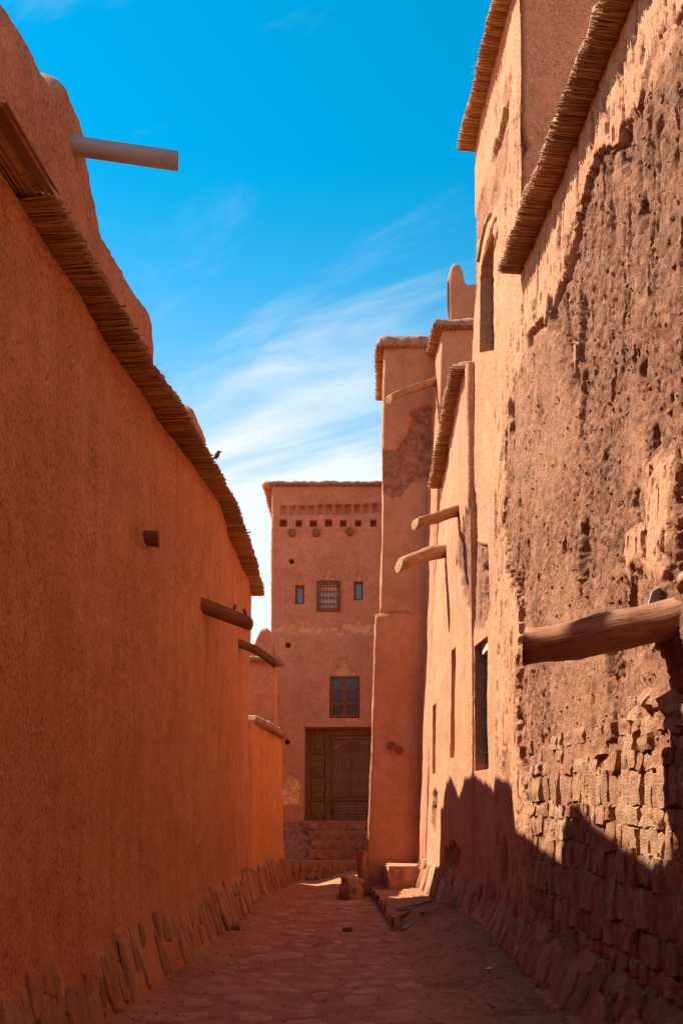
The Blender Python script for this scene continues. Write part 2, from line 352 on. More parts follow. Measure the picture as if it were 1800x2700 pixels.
M_earth = mud('earth', (0.5, 0.215, 0.11), (0.41, 0.165, 0.085), (0.56, 0.25, 0.13), core=(0.34, 0.14, 0.072), flecks=0.5, straw=0.15, bump=0.5, streak=0.2)
M_rubble = stone_mat('rubble_stone', [(0.44, 0.195, 0.1), (0.53, 0.25, 0.125), (0.58, 0.31, 0.16), (0.47, 0.205, 0.105), (0.6, 0.35, 0.19), (0.5, 0.24, 0.135)], 15, 1.0)
M_slab = stone_mat('slab_stone', [(0.36, 0.145, 0.075), (0.54, 0.26, 0.115), (0.42, 0.17, 0.095), (0.62, 0.37, 0.21), (0.39, 0.16, 0.085), (0.5, 0.27, 0.12)], 9, 0.8, dust=(0.47, 0.19, 0.1))
M_stepst = stone_mat('step_stone', [(0.4, 0.18, 0.08), (0.5, 0.25, 0.11), (0.42, 0.185, 0.085), (0.52, 0.27, 0.13)], 14, 0.6, dust=(0.44, 0.19, 0.11))
M_pave = stone_mat('paving_stone', [(0.52, 0.235, 0.14), (0.6, 0.29, 0.18), (0.5, 0.225, 0.135), (0.64, 0.32, 0.2)], 8, 0.35, dust=(0.5, 0.22, 0.12))
M_reed = reed_mat()
M_log = wood_mat('log_wood', (0.34, 0.15, 0.07), (0.5, 0.25, 0.12))
M_logm = wood_mat('log_wood_brown', (0.27, 0.115, 0.058), (0.42, 0.2, 0.1), (1.6, 30, 30), 0.7)
M_logd = wood_mat('log_wood_dark', (0.2, 0.075, 0.035), (0.31, 0.125, 0.055))
M_door = wood_mat('door_wood', (0.17, 0.075, 0.032), (0.28, 0.135, 0.06), (22, 22, 1.6))
M_doorh = wood_mat('door_wood_flat', (0.17, 0.075, 0.032), (0.28, 0.135, 0.06), (1.6, 22, 22))
M_frame = wood_mat('frame_wood', (0.15, 0.055, 0.03), (0.24, 0.095, 0.05), (3, 20, 20))
M_bal = wood_mat('baluster_wood', (0.42, 0.2, 0.09), (0.56, 0.31, 0.15), (20, 20, 3))
M_grey = wood_mat('grey_plank', (0.2, 0.15, 0.13), (0.3, 0.25, 0.23), (2, 26, 26))
M_iron = flat('iron', (0.02, 0.018, 0.017), 0.5, 0.6, 0.5)
M_glass = flat('window_glass', (0.05, 0.08, 0.11), 0.06, 0.0, 0.9, 0.3, 6)
M_blueg = flat('blue_glass', (0.012, 0.02, 0.075), 0.12, 0, 0.7, 0.5, 40); M_greeng = flat('green_glass', (0.012, 0.05, 0.025), 0.12, 0, 0.7, 0.5, 40)
M_void = flat('hole_dark', (0.012, 0.007, 0.005), 1.0)
M_pvc = flat('pvc', (0.36, 0.33, 0.31), 0.45, 0, 0.4, 0.12, 8)
M_white = flat('white_paint', (0.58, 0.49, 0.41), 0.7); M_tin = flat('tin', (0.4, 0.36, 0.34), 0.5, 0.5, 0.5, 0.4, 20)
M_bird = flat('bird_feather', (0.14, 0.09, 0.065), 0.9, 0, 0.1, 0.6, 60); M_beak = flat('bird_beak', (0.03, 0.025, 0.02), 0.6)
M_paper = flat('paper', (0.75, 0.73, 0.72), 0.8); M_green = flat('green_plastic', (0.2, 0.5, 0.25), 0.5); M_brick = flat('brick_red', (0.3, 0.1, 0.055), 0.95, 0, 0.1, 0.4, 40)

# ------------------------------------------------------------------ shared builders
def rock_mesh(seed, n=3, sq=0.62, amp=0.13):
    """unit rounded block with a broken surface"""
    V, Fc = [], []; ids = {}
    def vid(a, b, c):
        k = (a, b, c)
        if k not in ids: ids[k] = len(V); V.append((a / n * 2 - 1, b / n * 2 - 1, c / n * 2 - 1))
        return ids[k]
    for a in range(n):
        for b in range(n):
            for s in (0, n):
                q = [(a, b), (a + 1, b), (a + 1, b + 1), (a, b + 1)]
                for k, mk in enumerate((lambda u, v: (s, u, v), lambda u, v: (v, s, u), lambda u, v: (u, v, s))):
                    f = [vid(*mk(u, v)) for u, v in q]; Fc.append(f if s else f[::-1])
    P = np.array(V); L = np.linalg.norm(P, axis=1, keepdims=True); S = P / L
    P = P * (1 - sq) * 0.97 + S * sq * 1.12
    P = P + np.stack([fbm(P, 1.7, 4, 0.68, seed + k * 9) for k in range(3)], 1) * amp * 2
    return mesh('rock', P * 0.5, np.array(Fc), True)
ROCKS = [rock_mesh(s, 5, random.uniform(0.1, 0.28), 0.17) for s in range(18)]
for q in ROCKS: q.set_sharp_from_angle(angle=R(40))
def plate_mesh(seed):
    """tall irregular split stone, face towards +X"""
    rr = random.Random(seed); V = []; n = 11
    out = []
    for k in range(n):
        a = 2 * math.pi * (k + rr.uniform(-.28, .28)) / n; c, q = math.cos(a), math.sin(a); m = max(abs(c), abs(q)) ** 0.8
        out.append((c / m * 0.5 * rr.uniform(0.82, 1.08) * (1 - 0.22 * max(0, q) * rr.random()), q / m * 0.5 * rr.uniform(0.88, 1.06)))
    V.append((0.5 + rr.uniform(-.1, .1), 0, 0))
    for s_, d in ((0.55, 0.47), (0.88, 0.4), (1.0, 0.1), (1.02, -0.5)): V += [(d + rr.uniform(-.09, .09), y * s_, z * s_) for y, z in out]
    Fc = [(0, 1 + k, 1 + (k + 1) % n) for k in range(n)]
    for q in range(3): Fc += [(1 + q * n + k, 1 + (q + 1) * n + k, 1 + (q + 1) * n + (k + 1) % n, 1 + q * n + (k + 1) % n) for k in range(n)]
    me = mesh('plate', V, Fc, True); me.set_sharp_from_angle(angle=R(38)); return me
SLABS = [plate_mesh(s) for s in range(14)]
for k, (pool, mt) in enumerate(((ROCKS, M_rubble), (SLABS, M_slab))):
    for q in pool: q.materials.append(mt)
STEPR = [q.copy() for q in ROCKS[:8]]
for q in STEPR: q.materials.clear(); q.materials.append(M_stepst)
def flat_mesh(seed):
    rr = random.Random(seed); n = 10; an = [2 * math.pi * (k + rr.uniform(-.3, .3)) / n for k in range(n)]; ra = [rr.uniform(0.75, 1.08) for _ in range(n)]
    V = [(0, 0, 0.02)]
    for s, z in ((0.55, 0.02), (0.9, 0.0), (1.06, -0.05), (1.1, -0.3)): V += [(math.cos(a) * r * s * .5, math.sin(a) * r * s * .5, z + rr.uniform(-.012, .012)) for a, r in zip(an, ra)]
    Fc = [(0, 1 + k, 1 + (k + 1) % n) for k in range(n)]
    for q in range(3): Fc += [(1 + q * n + k, 1 + (q + 1) * n + k, 1 + (q + 1) * n + (k + 1) % n, 1 + q * n + (k + 1) % n) for k in range(n)]
    me = mesh('flat_stone', V, Fc); me.materials.append(M_pave); return me
FLATS = [flat_mesh(s) for s in range(9)]
def place(name, me, loc, rot, scale, parent):
    o = bpy.data.objects.new(name, me)
    o.matrix_basis = Matrix.Translation(loc) @ rot.to_matrix().to_4x4() @ Matrix.Diagonal((*scale, 1)) if hasattr(rot, 'to_matrix') else Matrix.Translation(loc) @ rot @ Matrix.Diagonal((*scale, 1))
    return link(o, parent)
from mathutils import Euler

def eave(path, over, parent, rise=0.0, inset=0.14, thick=0.1, seed=0, spacing=0.0125, straw=True, cope_in=0.25, layers=2):
    """reeds laid across the wall head and a mud coping on top; path runs along the wall face with the building on its left"""
    rr = random.Random(seed); P = [Vector(p) for p in path]; L = [0]
    for a, b in zip(P, P[1:]): L.append(L[-1] + (b - a).length)
    def pt(s):
        i = min(max(k for k in range(len(L)) if L[k] <= s + 1e-9), len(P) - 2); d = P[i + 1] - P[i]; c = P[i] + d * ((s - L[i]) / d.length); d.normalize()
        return c, d, Vector((d.y, -d.x, 0)).normalized()
    m = MB()
    for ly in range(layers):
        s = 0.0
        while s < L[-1]:
            c, d, nr = pt(s); r = rr.uniform(0.0045, 0.0085); sk = rr.uniform(-0.02, 0.02); tint = min(1, max(0, rr.gauss(0.5 + 0.16 * math.sin(s * 3.1 + seed), 0.24)))
            z = ly * 0.011 + rr.uniform(-0.005, 0.004) - (0.012 * rr.random() if rr.random() < 0.06 else 0); j = rr.uniform(-0.03, 0.016) + (rr.uniform(0.0, 0.035) if rr.random() < 0.07 else 0) + 0.008 * math.sin(s * 5.3 + seed)
            m.tube(c - nr * inset + Vector((0, 0, z)) - d * sk, c + nr * (over + j) + Vector((0, 0, z + rise)) + d * sk, r, r * rr.uniform(0.7, 1), 5, tint)
            s += r * 2 * rr.uniform(0.85, 1.05)
    o = m.build('reed_layer', M_reed, parent, True, 'tint'); o['kind'] = 'stuff'
    # coping: a lumpy mud bank with a rounded lip
    n = max(6, int(L[-1] / 0.045)); rows = []
    for s in np.linspace(0, L[-1], n):
        c, d, nr = pt(s); e = min(s, L[-1] - s); q = 0.35 + 0.65 * min(1, e / 0.08) ** 0.5; t = thick * q
        prof = [(-cope_in, 0.016), (over - 0.06, 0.016), (over - 0.02, 0.02), (over - 0.004, 0.02 + t * 0.28), (over - 0.02, 0.02 + t * 0.62), (over - 0.07, 0.02 + t * 0.9), (over - 0.16, 0.02 + t), (over - 0.3, 0.02 + t * 1.05), (-cope_in, 0.02 + t * 1.15)]
        rows.append([c + nr * a + Vector((0, 0, b + rise * max(0, min(1, (a + inset) / (over + inset))))) for a, b in prof])
    G = np.array(rows); nv = G.shape[1]; p = G.reshape(-1, 3); q = grid_normals(G).reshape(-1, 3)
    k = np.tile(np.array([0, .2, .5, 1, 1, 1, 1, 1, .5]), n)
    p = p + q * ((fbm(p, 5, 4, 0.65, seed) * 0.045 + fbm(p, 28, 2, 0.6, seed + 5) * 0.024) * k)[:, None] * (-1 if True else 1)
    me = mesh('coping', p, [tuple(f) for f in grid_faces(n, nv)] + [tuple(range(nv)), tuple(range((n - 1) * nv, n * nv))[::-1]])
    obj('coping', me, M_cope, parent)
    if straw:
        sm = MB()
        for _ in range(int(L[-1] * 26)):
            c, d, nr = pt(rr.uniform(0, L[-1])); a = rr.uniform(-0.25, 0.02); b = c + nr * (over + a) + Vector((0, 0, 0.02 + thick * min(1, max(0.3, 1.0 - (a + 0.12) * 4)) + rise))
            v = Vector((rr.uniform(-1, 1), rr.uniform(-1, 1), rr.uniform(-.35, .5))).normalized() * rr.uniform(0.02, 0.055)
            sm.tube(b - v * 0.6, b + v, 0.0014, 0.001, 3, rr.uniform(0.6, 1), False)
        so = sm.build('straw', M_reed, parent, False, 'tint'); so['kind'] = 'stuff'
    return o

def log_part(name, root, tip, r0, r1, parent, mat, label=None, hollow=False, bend=0.0, cut=0.0, seed=0, n=14):
    """a round timber along its own X axis; hollow ones carry a gutter cut along the top"""
    root, tip = Vector(root), Vector(tip); d = tip - root; L = d.length; x = d.normalized(); y = Vector((0, 0, 1)).cross(x).normalized(); z = x.cross(y)
    mtx = Matrix.Translation(root) @ Matrix((x, y, z)).transposed().to_4x4()
    rows = []; m = 16
    for i in range(m + 1):
        t = i / m; r = r0 + (r1 - r0) * t; sag = bend * 4 * t * (1 - t); ring = []
        for k in range(n):
            a = 2 * math.pi * k / n; cy, cz = math.cos(a), math.sin(a); rr_ = r
            if hollow and cz > 0.55 and t > 0.1: rr_ = r * 0.5
            ring.append((t * L + cut * r * (-cz) * (t ** 6), cy * rr_, cz * rr_ + sag))
        rows.append(ring)
    G = np.array(rows); p = G.reshape(-1, 3); rad = p * np.array([0, 1, 1]); p = p + rad * (fbm(p, (5, 9, 9), 4, 0.65, seed) * 0.24)[:, None] + np.stack([fbm(p, 6, 2, 0.5, seed + 8) * 0.006 * 0, fbm(p * [1, 0, 0], 3, 2, .5, seed + 4) * r0 * .25, fbm(p * [1, 0, 0], 3, 2, .5, seed + 6) * r0 * .2], 1)
    Fc = []
    for i in range(m):
        for k in range(n): Fc.append((i * n + k, i * n + (k + 1) % n, (i + 1) * n + (k + 1) % n, (i + 1) * n + k)[::-1])
    Fc += [tuple(range(n)), tuple(range(m * n, (m + 1) * n))[::-1]]
    me = mesh(name, p, [f[::-1] for f in Fc]); me.polygons[-1].use_smooth = False
    o = obj(name, me, mat, parent, WM(parent).inverted() @ mtx if False else mtx)
    if label: o['label'] = label
    return o

def rect_mask(px, py, x0, x1, y0, y1): return (px > x0) & (px < x1) & (py > y0) & (py < y1)

# ================================================================== SETTING
def XL(y): return -1.63 + 0.0694 * (y - 6.23)            # foot of the left-hand stones
def XR(y): return 2.078 - 0.0496 * y                     # face of the right-hand wall
def ground_z(p):
    x, y = p[:, 0], p[:, 1]
    z = (-0.12 + 0.34 * sstep(x, -1.1, 0.4)) * sstep(y, 15.6, 17.0)
    near = (y > -9) & (y < 18.5)
    bank = np.interp(y, [-8, 5.5, 7.8, 9.2, 10.6, 10.75], [0, 0.02, 0.12, 0.26, 0.27, 0.2])
    z = z + bank * sstep(x, 0.45, 1.45) * (y < 10.75)
    edge = np.interp(y, [10.6, 12.0, 13.4, 15.2], [0.70, 0.66, 0.60, 0.54]) + fbm(np.stack([y, y * 0, y * 0], 1), 3, 2) * 0.03
    z = z + (y >= 10.55) * (y < 15.6) * (0.15 * sstep(x, edge - 0.025, edge + 0.025) + 0.05 * sstep(x, 0.8, 1.4)) * sstep(y, 10.45, 10.8)
    z = z + near * 0.09 * (1 - sstep(x - XL(y), 0.02, 0.5)) * (x < 0)
    q = np.stack([x, y, x * 0], 1); n = near & (np.abs(x) < 4)
    d = np.zeros(len(x)); d[n] = fbm(q[n], 1.4, 3, 0.5, 2) * 0.03 + fbm(q[n], (7, 11, 7), 4, 0.6, 5) * 0.016
    rough = np.zeros(len(x)); rough[n] = np.abs(fbm(q[n], 16, 3, 0.6, 8)) * 0.03 * sstep(x[n], 0.5, 1.1)
    return z + d + rough
def gz(x, y): return float(ground_z(np.array([[x, y, 0.0]]))[0])
ux = np.concatenate([[-3000, -800, -200, -60, -20, -8, -4], np.arange(-2.4, 2.4, 0.022), [2.6, 4, 8, 20, 60, 200, 800, 3000]])
uy = np.concatenate([[-3000, -600, -120, -30, -9, -4, 0, 2, 3.4], np.arange(4.2, 10, 0.022), np.arange(10, 18.8, 0.03), [19.5, 22, 30, 60, 150, 500, 1500, 4000]])
G = np.stack(np.meshgrid(ux, uy, indexing='ij'), -1).reshape(-1, 2); gp = np.concatenate([G, np.zeros((len(G), 1))], 1)
gp[:, 2] = ground_z(gp)
gm = mesh('ground', gp, grid_faces(len(ux), len(uy)))
er = np.clip(sstep(fbm(gp, (3, 5, 1), 3, 0.6, 31), 0.05, 0.4) * 0.7 + sstep(gp[:, 0], 0.55, 1.3) * 0.6 * (gp[:, 1] < 18), 0, 1); attr(gm, 'erode', er)
ground = prm(obj('ground', gm, M_earth), 'trodden red earth floor of the alley with half buried stones', kind='structure')
# flat stones trodden into the path
rs = random.Random(3); laid = []
for _ in range(4000):
    if len(laid) > 130: break
    y = 5.6 + 10.4 * rs.random() ** 1.2; x = rs.uniform(XL(y) + 0.35, min(0.62, XR(y) - 0.9)); s = rs.uniform(0.2, 0.5)
    if any((x - a) ** 2 + (y - b) ** 2 < ((s + c) * 0.47) ** 2 for a, b, c in laid): continue
    laid.append((x, y, s))
    place('paving_stone', rs.choice(FLATS), (x, y, gz(x, y) + 0.004), Euler((rs.uniform(-.03, .03), rs.uniform(-.03, .03), rs.uniform(0, 6.28))), (s * rs.uniform(0.9, 1.4), s * rs.uniform(0.6, 0.95), 0.3), ground)
# loose grit and straw on the floor
gr = MB()
for _ in range(5200):
    side = rs.random(); y = 4.6 + 11 * rs.random() ** 1.4
    x = rs.uniform(XL(y) + 0.05, XR(y) - 0.05) if side < 0.45 else (XR(y) - 0.08 - abs(rs.gauss(0, 0.45)) if side < 0.85 else XL(y) + 0.12 + abs(rs.gauss(0, 0.15)))
    r = 0.004 + 0.014 * rs.random() ** 4; z = gz(x, y); q = [Vector((rs.uniform(-1, 1), rs.uniform(-1, 1), rs.uniform(-1, 1))).normalized() * r * rs.uniform(0.6, 1.3) for _ in range(3)]
    c = Vector((x, y, z)); gr.add([c + q[0] + Vector((r, 0, 0)), c + q[1] + Vector((-r, r, 0)), c + q[2] + Vector((0, -r, 0)), c + Vector((0, 0, r))], [(0, 1, 2), (0, 3, 1), (1, 3, 2), (2, 3, 0)])
prm(gr.build('grit', M_pave, None, False), 'loose grit scattered over the alley floor', 'grit', kind='stuff')

# ================================================================== LEFT HOUSE
LH = thing('mud_house', 'long orange mud house with reed eave filling the left of the alley', 'house', (-2.5, 8, 0))
LP = [(-8, -2.45, -2.35), (4.4, -1.88, -1.82), (5.2, -1.82, -1.755), (6.4, -1.74, -1.66), (7.3, -1.67, -1.555), (8.6, -1.58, -1.455), (9.7, -1.51, -1.385), (11.5, -1.42, -1.39), (13.8, -1.44, -1.455)]
ZL = 4.94
ctrl = [(-6, -8, -6, -8, ZL, 0.1, 1.0)] + [(b, y, t, y, ZL, 0.12 if i == 0 else (0.16 if i == 8 else 0.4), 0.5 if y < 0 else 0.035) for i, (y, b, t) in enumerate(LP)] + [(-6, 13.8, -6, 13.8, ZL, 0.1, 1.0)]
ctrl[9] = ctrl[9][:6] + (0.2,)
def cb_left(p, n):
    front = n[:, 0] > 0.4
    o = fbm(p, (0.9, 0.9, 0.5), 3, 0.5, 1) * 0.06 + fbm(p, (2.6, 2.6, 1.7), 3, 0.55, 2) * 0.022 + fbm(p, (4, 4, 0.5), 3, 0.55, 4) * 0.016 + fbm(p, (16, 16, 6), 3, 0.6, 6) * 0.006
    pit = np.zeros(len(p)); f = front; pit[f] = sstep(fbm(p[f], (26, 26, 8), 2, 0.5, 12), 0.42, 0.6)
    o = o - pit * 0.007
    px, py, k = proj(p)
    o = o + front * (0.16 * np.clip(1 - p[:, 2] / 0.62, 0, 1.4) + 0.02 * (1 - sstep(p[:, 2], 0.5, 1.0)) + 0.02 * fbm(p, (4, 4, 3), 3, .6, 15) * (1 - sstep(p[:, 2], 0.4, 0.9)))                                       # spreading foot
    o = o - front * 0.035 * np.exp(-((px - 541 - (py - 1600) * 0.006) / 7) ** 2) * sstep(py, 1480, 1620) * (1 - sstep(py, 1950, 2150))
    return o, np.zeros(len(p))
solid('wall', [loft(ctrl, -0.3, 0.04, cb_left)], M_left, LH)
eave([(t - 0.005, y, ZL - 0.005) for y, b, t in LP if y > 4.6] [:0] + [(-1.795, 4.75, ZL), (-1.755, 5.2, ZL), (-1.66, 6.4, ZL), (-1.555, 7.3, ZL), (-1.455, 8.6, ZL), (-1.385, 9.7, ZL), (-1.39, 11.5, ZL), (-1.455, 13.8, ZL)], 0.215, LH, rise=0.0, seed=1, thick=0.06, inset=0.2, cope_in=0.4)
eave([(-2.35, -8, ZL), (-1.85, 4.0, ZL)], 0.2, LH, rise=0.03, seed=11, thick=0.1, spacing=0.03, straw=False, layers=1)
# corner piece of the eave, its reeds laid along the wall, held by a pale end pole
m = MB(); rr = random.Random(5)
for k in range(30):
    x = -2.02 + k * 0.0145; m.tube((x, 4.08, ZL + rr.uniform(-.004, .004)), (x + 0.04, 4.72 + rr.uniform(-.03, .02), ZL + 0.03 + rr.uniform(-.004, .004)), 0.0085, 0.006, 6, rr.uniform(0.2, 1))
o = m.build('reed_layer', M_reed, LH, True, 'tint'); o['kind'] = 'stuff'
log_part('end_pole', (-2.1, 4.78, ZL - 0.012), (-1.56, 4.76, ZL + 0.012), 0.014, 0.012, LH, M_log, seed=2)
eave([(-1.93, 3.95, ZL + 0.02), (-1.80, 4.74, ZL + 0.02)], 0.2, LH, rise=0.03, seed=12, thick=0.16, layers=1)
# parapet set back on the roof, with rounded merlons
zt = lambda s: float(np.interp(s - 8, [-8, 4.4, 5.1, 5.38, 5.46, 5.7, 5.92, 6.02, 6.15, 6.35, 6.8, 7.3, 7.6, 7.82, 7.95, 8.02], [5.9, 6.05, 6.12, 6.12, 6.26, 6.32, 6.28, 6.15, 5.98, 5.86, 5.92, 6.05, 6.12, 6.08, 5.9, 5.6]))
strip('parapet', [(-2.2, -8), (-2.02, 4.4), (-1.93, 5.5), (-1.90, 8.02)], 4.9, zt, 0.3, M_left, LH, seed=3, rad=0.12, lump=0.02)
zt2 = lambda s: float(np.interp(s + 9.4, [9.4, 9.5, 9.6, 9.75, 10.3, 10.5, 11.0, 11.4, 11.9, 12.2, 12.35, 12.55, 12.8, 13.2, 13.5, 13.75], [5.7, 5.8, 6.05, 6.15, 6.14, 6.0, 6.08, 6.1, 6.0, 5.85, 5.8, 5.9, 6.02, 6.02, 5.85, 5.5]))
strip('merlon_row', [(-1.80, 9.4), (-1.78, 13.75)], 4.9, zt2, 0.28, M_left, LH, seed=9, rad=0.12, lump=0.02)
# spouts in the left wall
log_part('spout', at(541, 1600, 9.0) + Vector((-0.12, -0.1, 0.03)), at(657, 1645, 9.35), 0.083, 0.07, LH, M_logd, 'dark round log spout sticking out of the orange wall, two birds on it', hollow=False, cut=0.3, seed=3)
log_part('spout', at(643, 1705, 12.0) + Vector((-0.15, -0.1, 0.05)), at(726, 1752, 12.3), 0.062, 0.06, LH, M_logd, 'thin curved log spout near the far end of the orange wall', bend=0.05, seed=6)
log_part('beam_stub', at(370, 1418, 7.05) + Vector((-0.15, 0, 0.0)), at(419, 1422, 7.08), 0.068, 0.066, LH, M_logd, 'short sawn beam stub in the orange wall', seed=8, n=8)
# plastic drain pipe through the parapet
a, b_ = at(192, 382, 5.66) + Vector((-0.1, 0, 0.01)), at(470, 425, 5.78); d = (b_ - a).normalized(); u = d.orthogonal().normalized(); v = d.cross(u); m = MB(); n = 28; V = []
for c, r in ((a, 0.058), (b_, 0.058), (b_, 0.052), (a + d * 0.1, 0.052)): V += [c + (u * math.cos(6.28319 * k / n) + v * math.sin(6.28319 * k / n)) * r for k in range(n)]
m.add(V, [(q * n + k, q * n + (k + 1) % n, (q + 1) * n + (k + 1) % n, (q + 1) * n + k) for q in range(3) for k in range(n)] + [tuple(range(3 * n, 4 * n))])
o = m.build('drain_pipe', M_pvc, LH, True); o['label'] = 'grey plastic drain pipe jutting from the parapet'
for e in o.data.edges: pass
# stone slabs leaning on the wall foot
def plinth(root, ylo, yhi, xface, side, hmin, hmax, seed, wmax=0.26, cb=None):
    """split slabs set on edge against the spreading mud foot of a wall; side +1 when the wall faces +X"""
    rs = random.Random(seed)
    for row, (za, zb, keep) in enumerate(((0.0, 1.0, 1.0), (0.45, 0.95, 0.45))):
        y = ylo
        while y < yhi:
            wd = rs.choice((rs.uniform(0.04, 0.1), rs.uniform(0.09, 0.16), rs.uniform(0.12, wmax), rs.uniform(0.12, wmax))) * (1.35 if y < 7.5 and wmax > 0.2 else 1)
            h = (hmin + (hmax - hmin) * (0.5 + 0.32 * math.sin(y * 2.3 + seed) + rs.uniform(-.2, .2))) * (1 if row == 0 else 0.6)
            if rs.random() < keep:
                zc_ = h * 0.46 if row == 0 else rs.uniform(0.3, 0.45)
                g = gz(xface(y) + side * 0.25, y); zs_ = [g + zc_ - 0.15, g + zc_, g + zc_ + 0.15]; of = cb(np.array([[xface(y), y + wd / 2, q] for q in zs_]), np.array([[float(side), 0, 0]] * 3))[0]; x = xface(y) + side * (of[1] + (0.007 if side > 0 else 0.0) + rs.uniform(-0.012, 0.014))
                lean = min(0.36, max(0.12, math.atan2(of[0] - of[2], 0.3))) + rs.uniform(-0.04, 0.04)
                rot = Euler((rs.uniform(-.14, .1), -lean, rs.uniform(-.1, .1))) if side > 0 else Euler((rs.uniform(-.08, .08), -lean, math.pi + rs.uniform(-.12, .12)))
                place('stone_slab', rs.choice(SLABS), (x, y + wd / 2, g + zc_), rot, (rs.uniform(0.022, 0.045), wd * 1.3, h * rs.uniform(0.85, 1.1)), root)
            y += wd * 0.96
xl_face = lambda y: float(np.interp(y, [q[0] for q in LP], [q[1] for q in LP]))
plinth(LH, 3.9, 13.6, xl_face, 1, 0.3, 0.64, 11, 0.3, cb_left)

# ================================================================== LOW HOUSE BESIDE IT
L2 = thing('low_mud_wall', 'low ochre mud wall under a straw-flecked coping, past the long house', 'wall', (-1.8, 15, 0))
ctrl = [(-1.43, 13.6, -1.44, 13.6, 2.88, 0.05, 0.04), (-1.03, 16.0, -1.10, 16.0, 2.8, 0.1, 0.05), (-2.2, 16.0, -2.2, 16.0, 2.8, 0.05, 0.5), (-2.2, 13.6, -2.2, 13.6, 2.88, 0.05, 0.5)]
def cb_low(p, n):
    o = fbm(p, (1.2, 1.2, 0.6), 3, 0.5, 21) * 0.035 + fbm(p, (6, 6, 0.8), 3, 0.55, 24) * 0.014 + fbm(p, (20, 20, 8), 2, 0.6, 26) * 0.005
    px, py, k = proj(p); o = o - 0.03 * np.exp(-((px - 681) / 2.5) ** 2) * sstep(py, 2080, 2110) * (1 - sstep(py, 2160, 2200))
    return o + 0.14 * np.clip(1 - p[:, 2] / 0.55, 0, 1.4) + 0.02 * (1 - sstep(p[:, 2], 0.5, 1.0)), np.zeros(len(p))
solid('wall', [loft(ctrl, -0.3, 0.04, cb_low)], M_low, L2)
eave([(-1.43, 13.85, 2.87), (-1.085, 16.02, 2.79)], 0.09, L2, seed=21, thick=0.15, inset=0.1, cope_in=0.45)
eave([(-1.05, 16.05, 2.8), (-2.2, 16.05, 2.8)], 0.06, L2, seed=22, thick=0.16, inset=0.05, cope_in=0.3)
plinth(L2, 13.75, 16.0, lambda y: float(np.interp(y, [13.6, 16], [-1.43, -1.03])), 1, 0.35, 0.58, 12, 0.14, cb_low)

# ================================================================== HOUSE BEHIND THE LOW WALL
B3 = thing('merlon_house', 'small rose mud house with one rounded merlon behind the low wall', 'house', (-2.5, 16.3, 0))
ctrl = [(-4.5, 16.1, -4.5, 16.1, 4.25, 0.05, 0.5), (-1.2, 16.1, -1.24, 16.1, 4.25, 0.06, 0.05), (-1.2, 16.6, -1.24, 16.6, 4.25, 0.05, 0.2), (-4.5, 16.6, -4.5, 16.6, 4.25, 0.05, 0.5)]
ctrl[0] = ctrl[0][:6] + (0.06,)
solid('wall', [loft(ctrl, -0.3, 0.05, plain(0.02, 1.4, 0.006, 9, 31))], M_tower, B3)
eave([(-4.5, 16.09, 4.24), (-1.23, 16.09, 4.24)], 0.1, B3, seed=31, thick=0.1, inset=0.08)
eave([(-1.225, 16.02, 4.24), (-1.225, 16.62, 4.24)], 0.12, B3, seed=32, thick=0.11, inset=0.08, cope_in=0.2)
zt3 = lambda s: float(np.interp(s, [0, 1.75, 1.88, 1.95, 2.0, 2.06, 2.16, 2.24, 2.3], [4.55, 4.57, 4.6, 4.68, 4.82, 4.9, 4.92, 4.84, 4.6]))
strip('parapet', [(-3.58, 16.25), (-1.27, 16.25)], 4.2, zt3, 0.24, M_tower, B3, seed=33, rad=0.1)

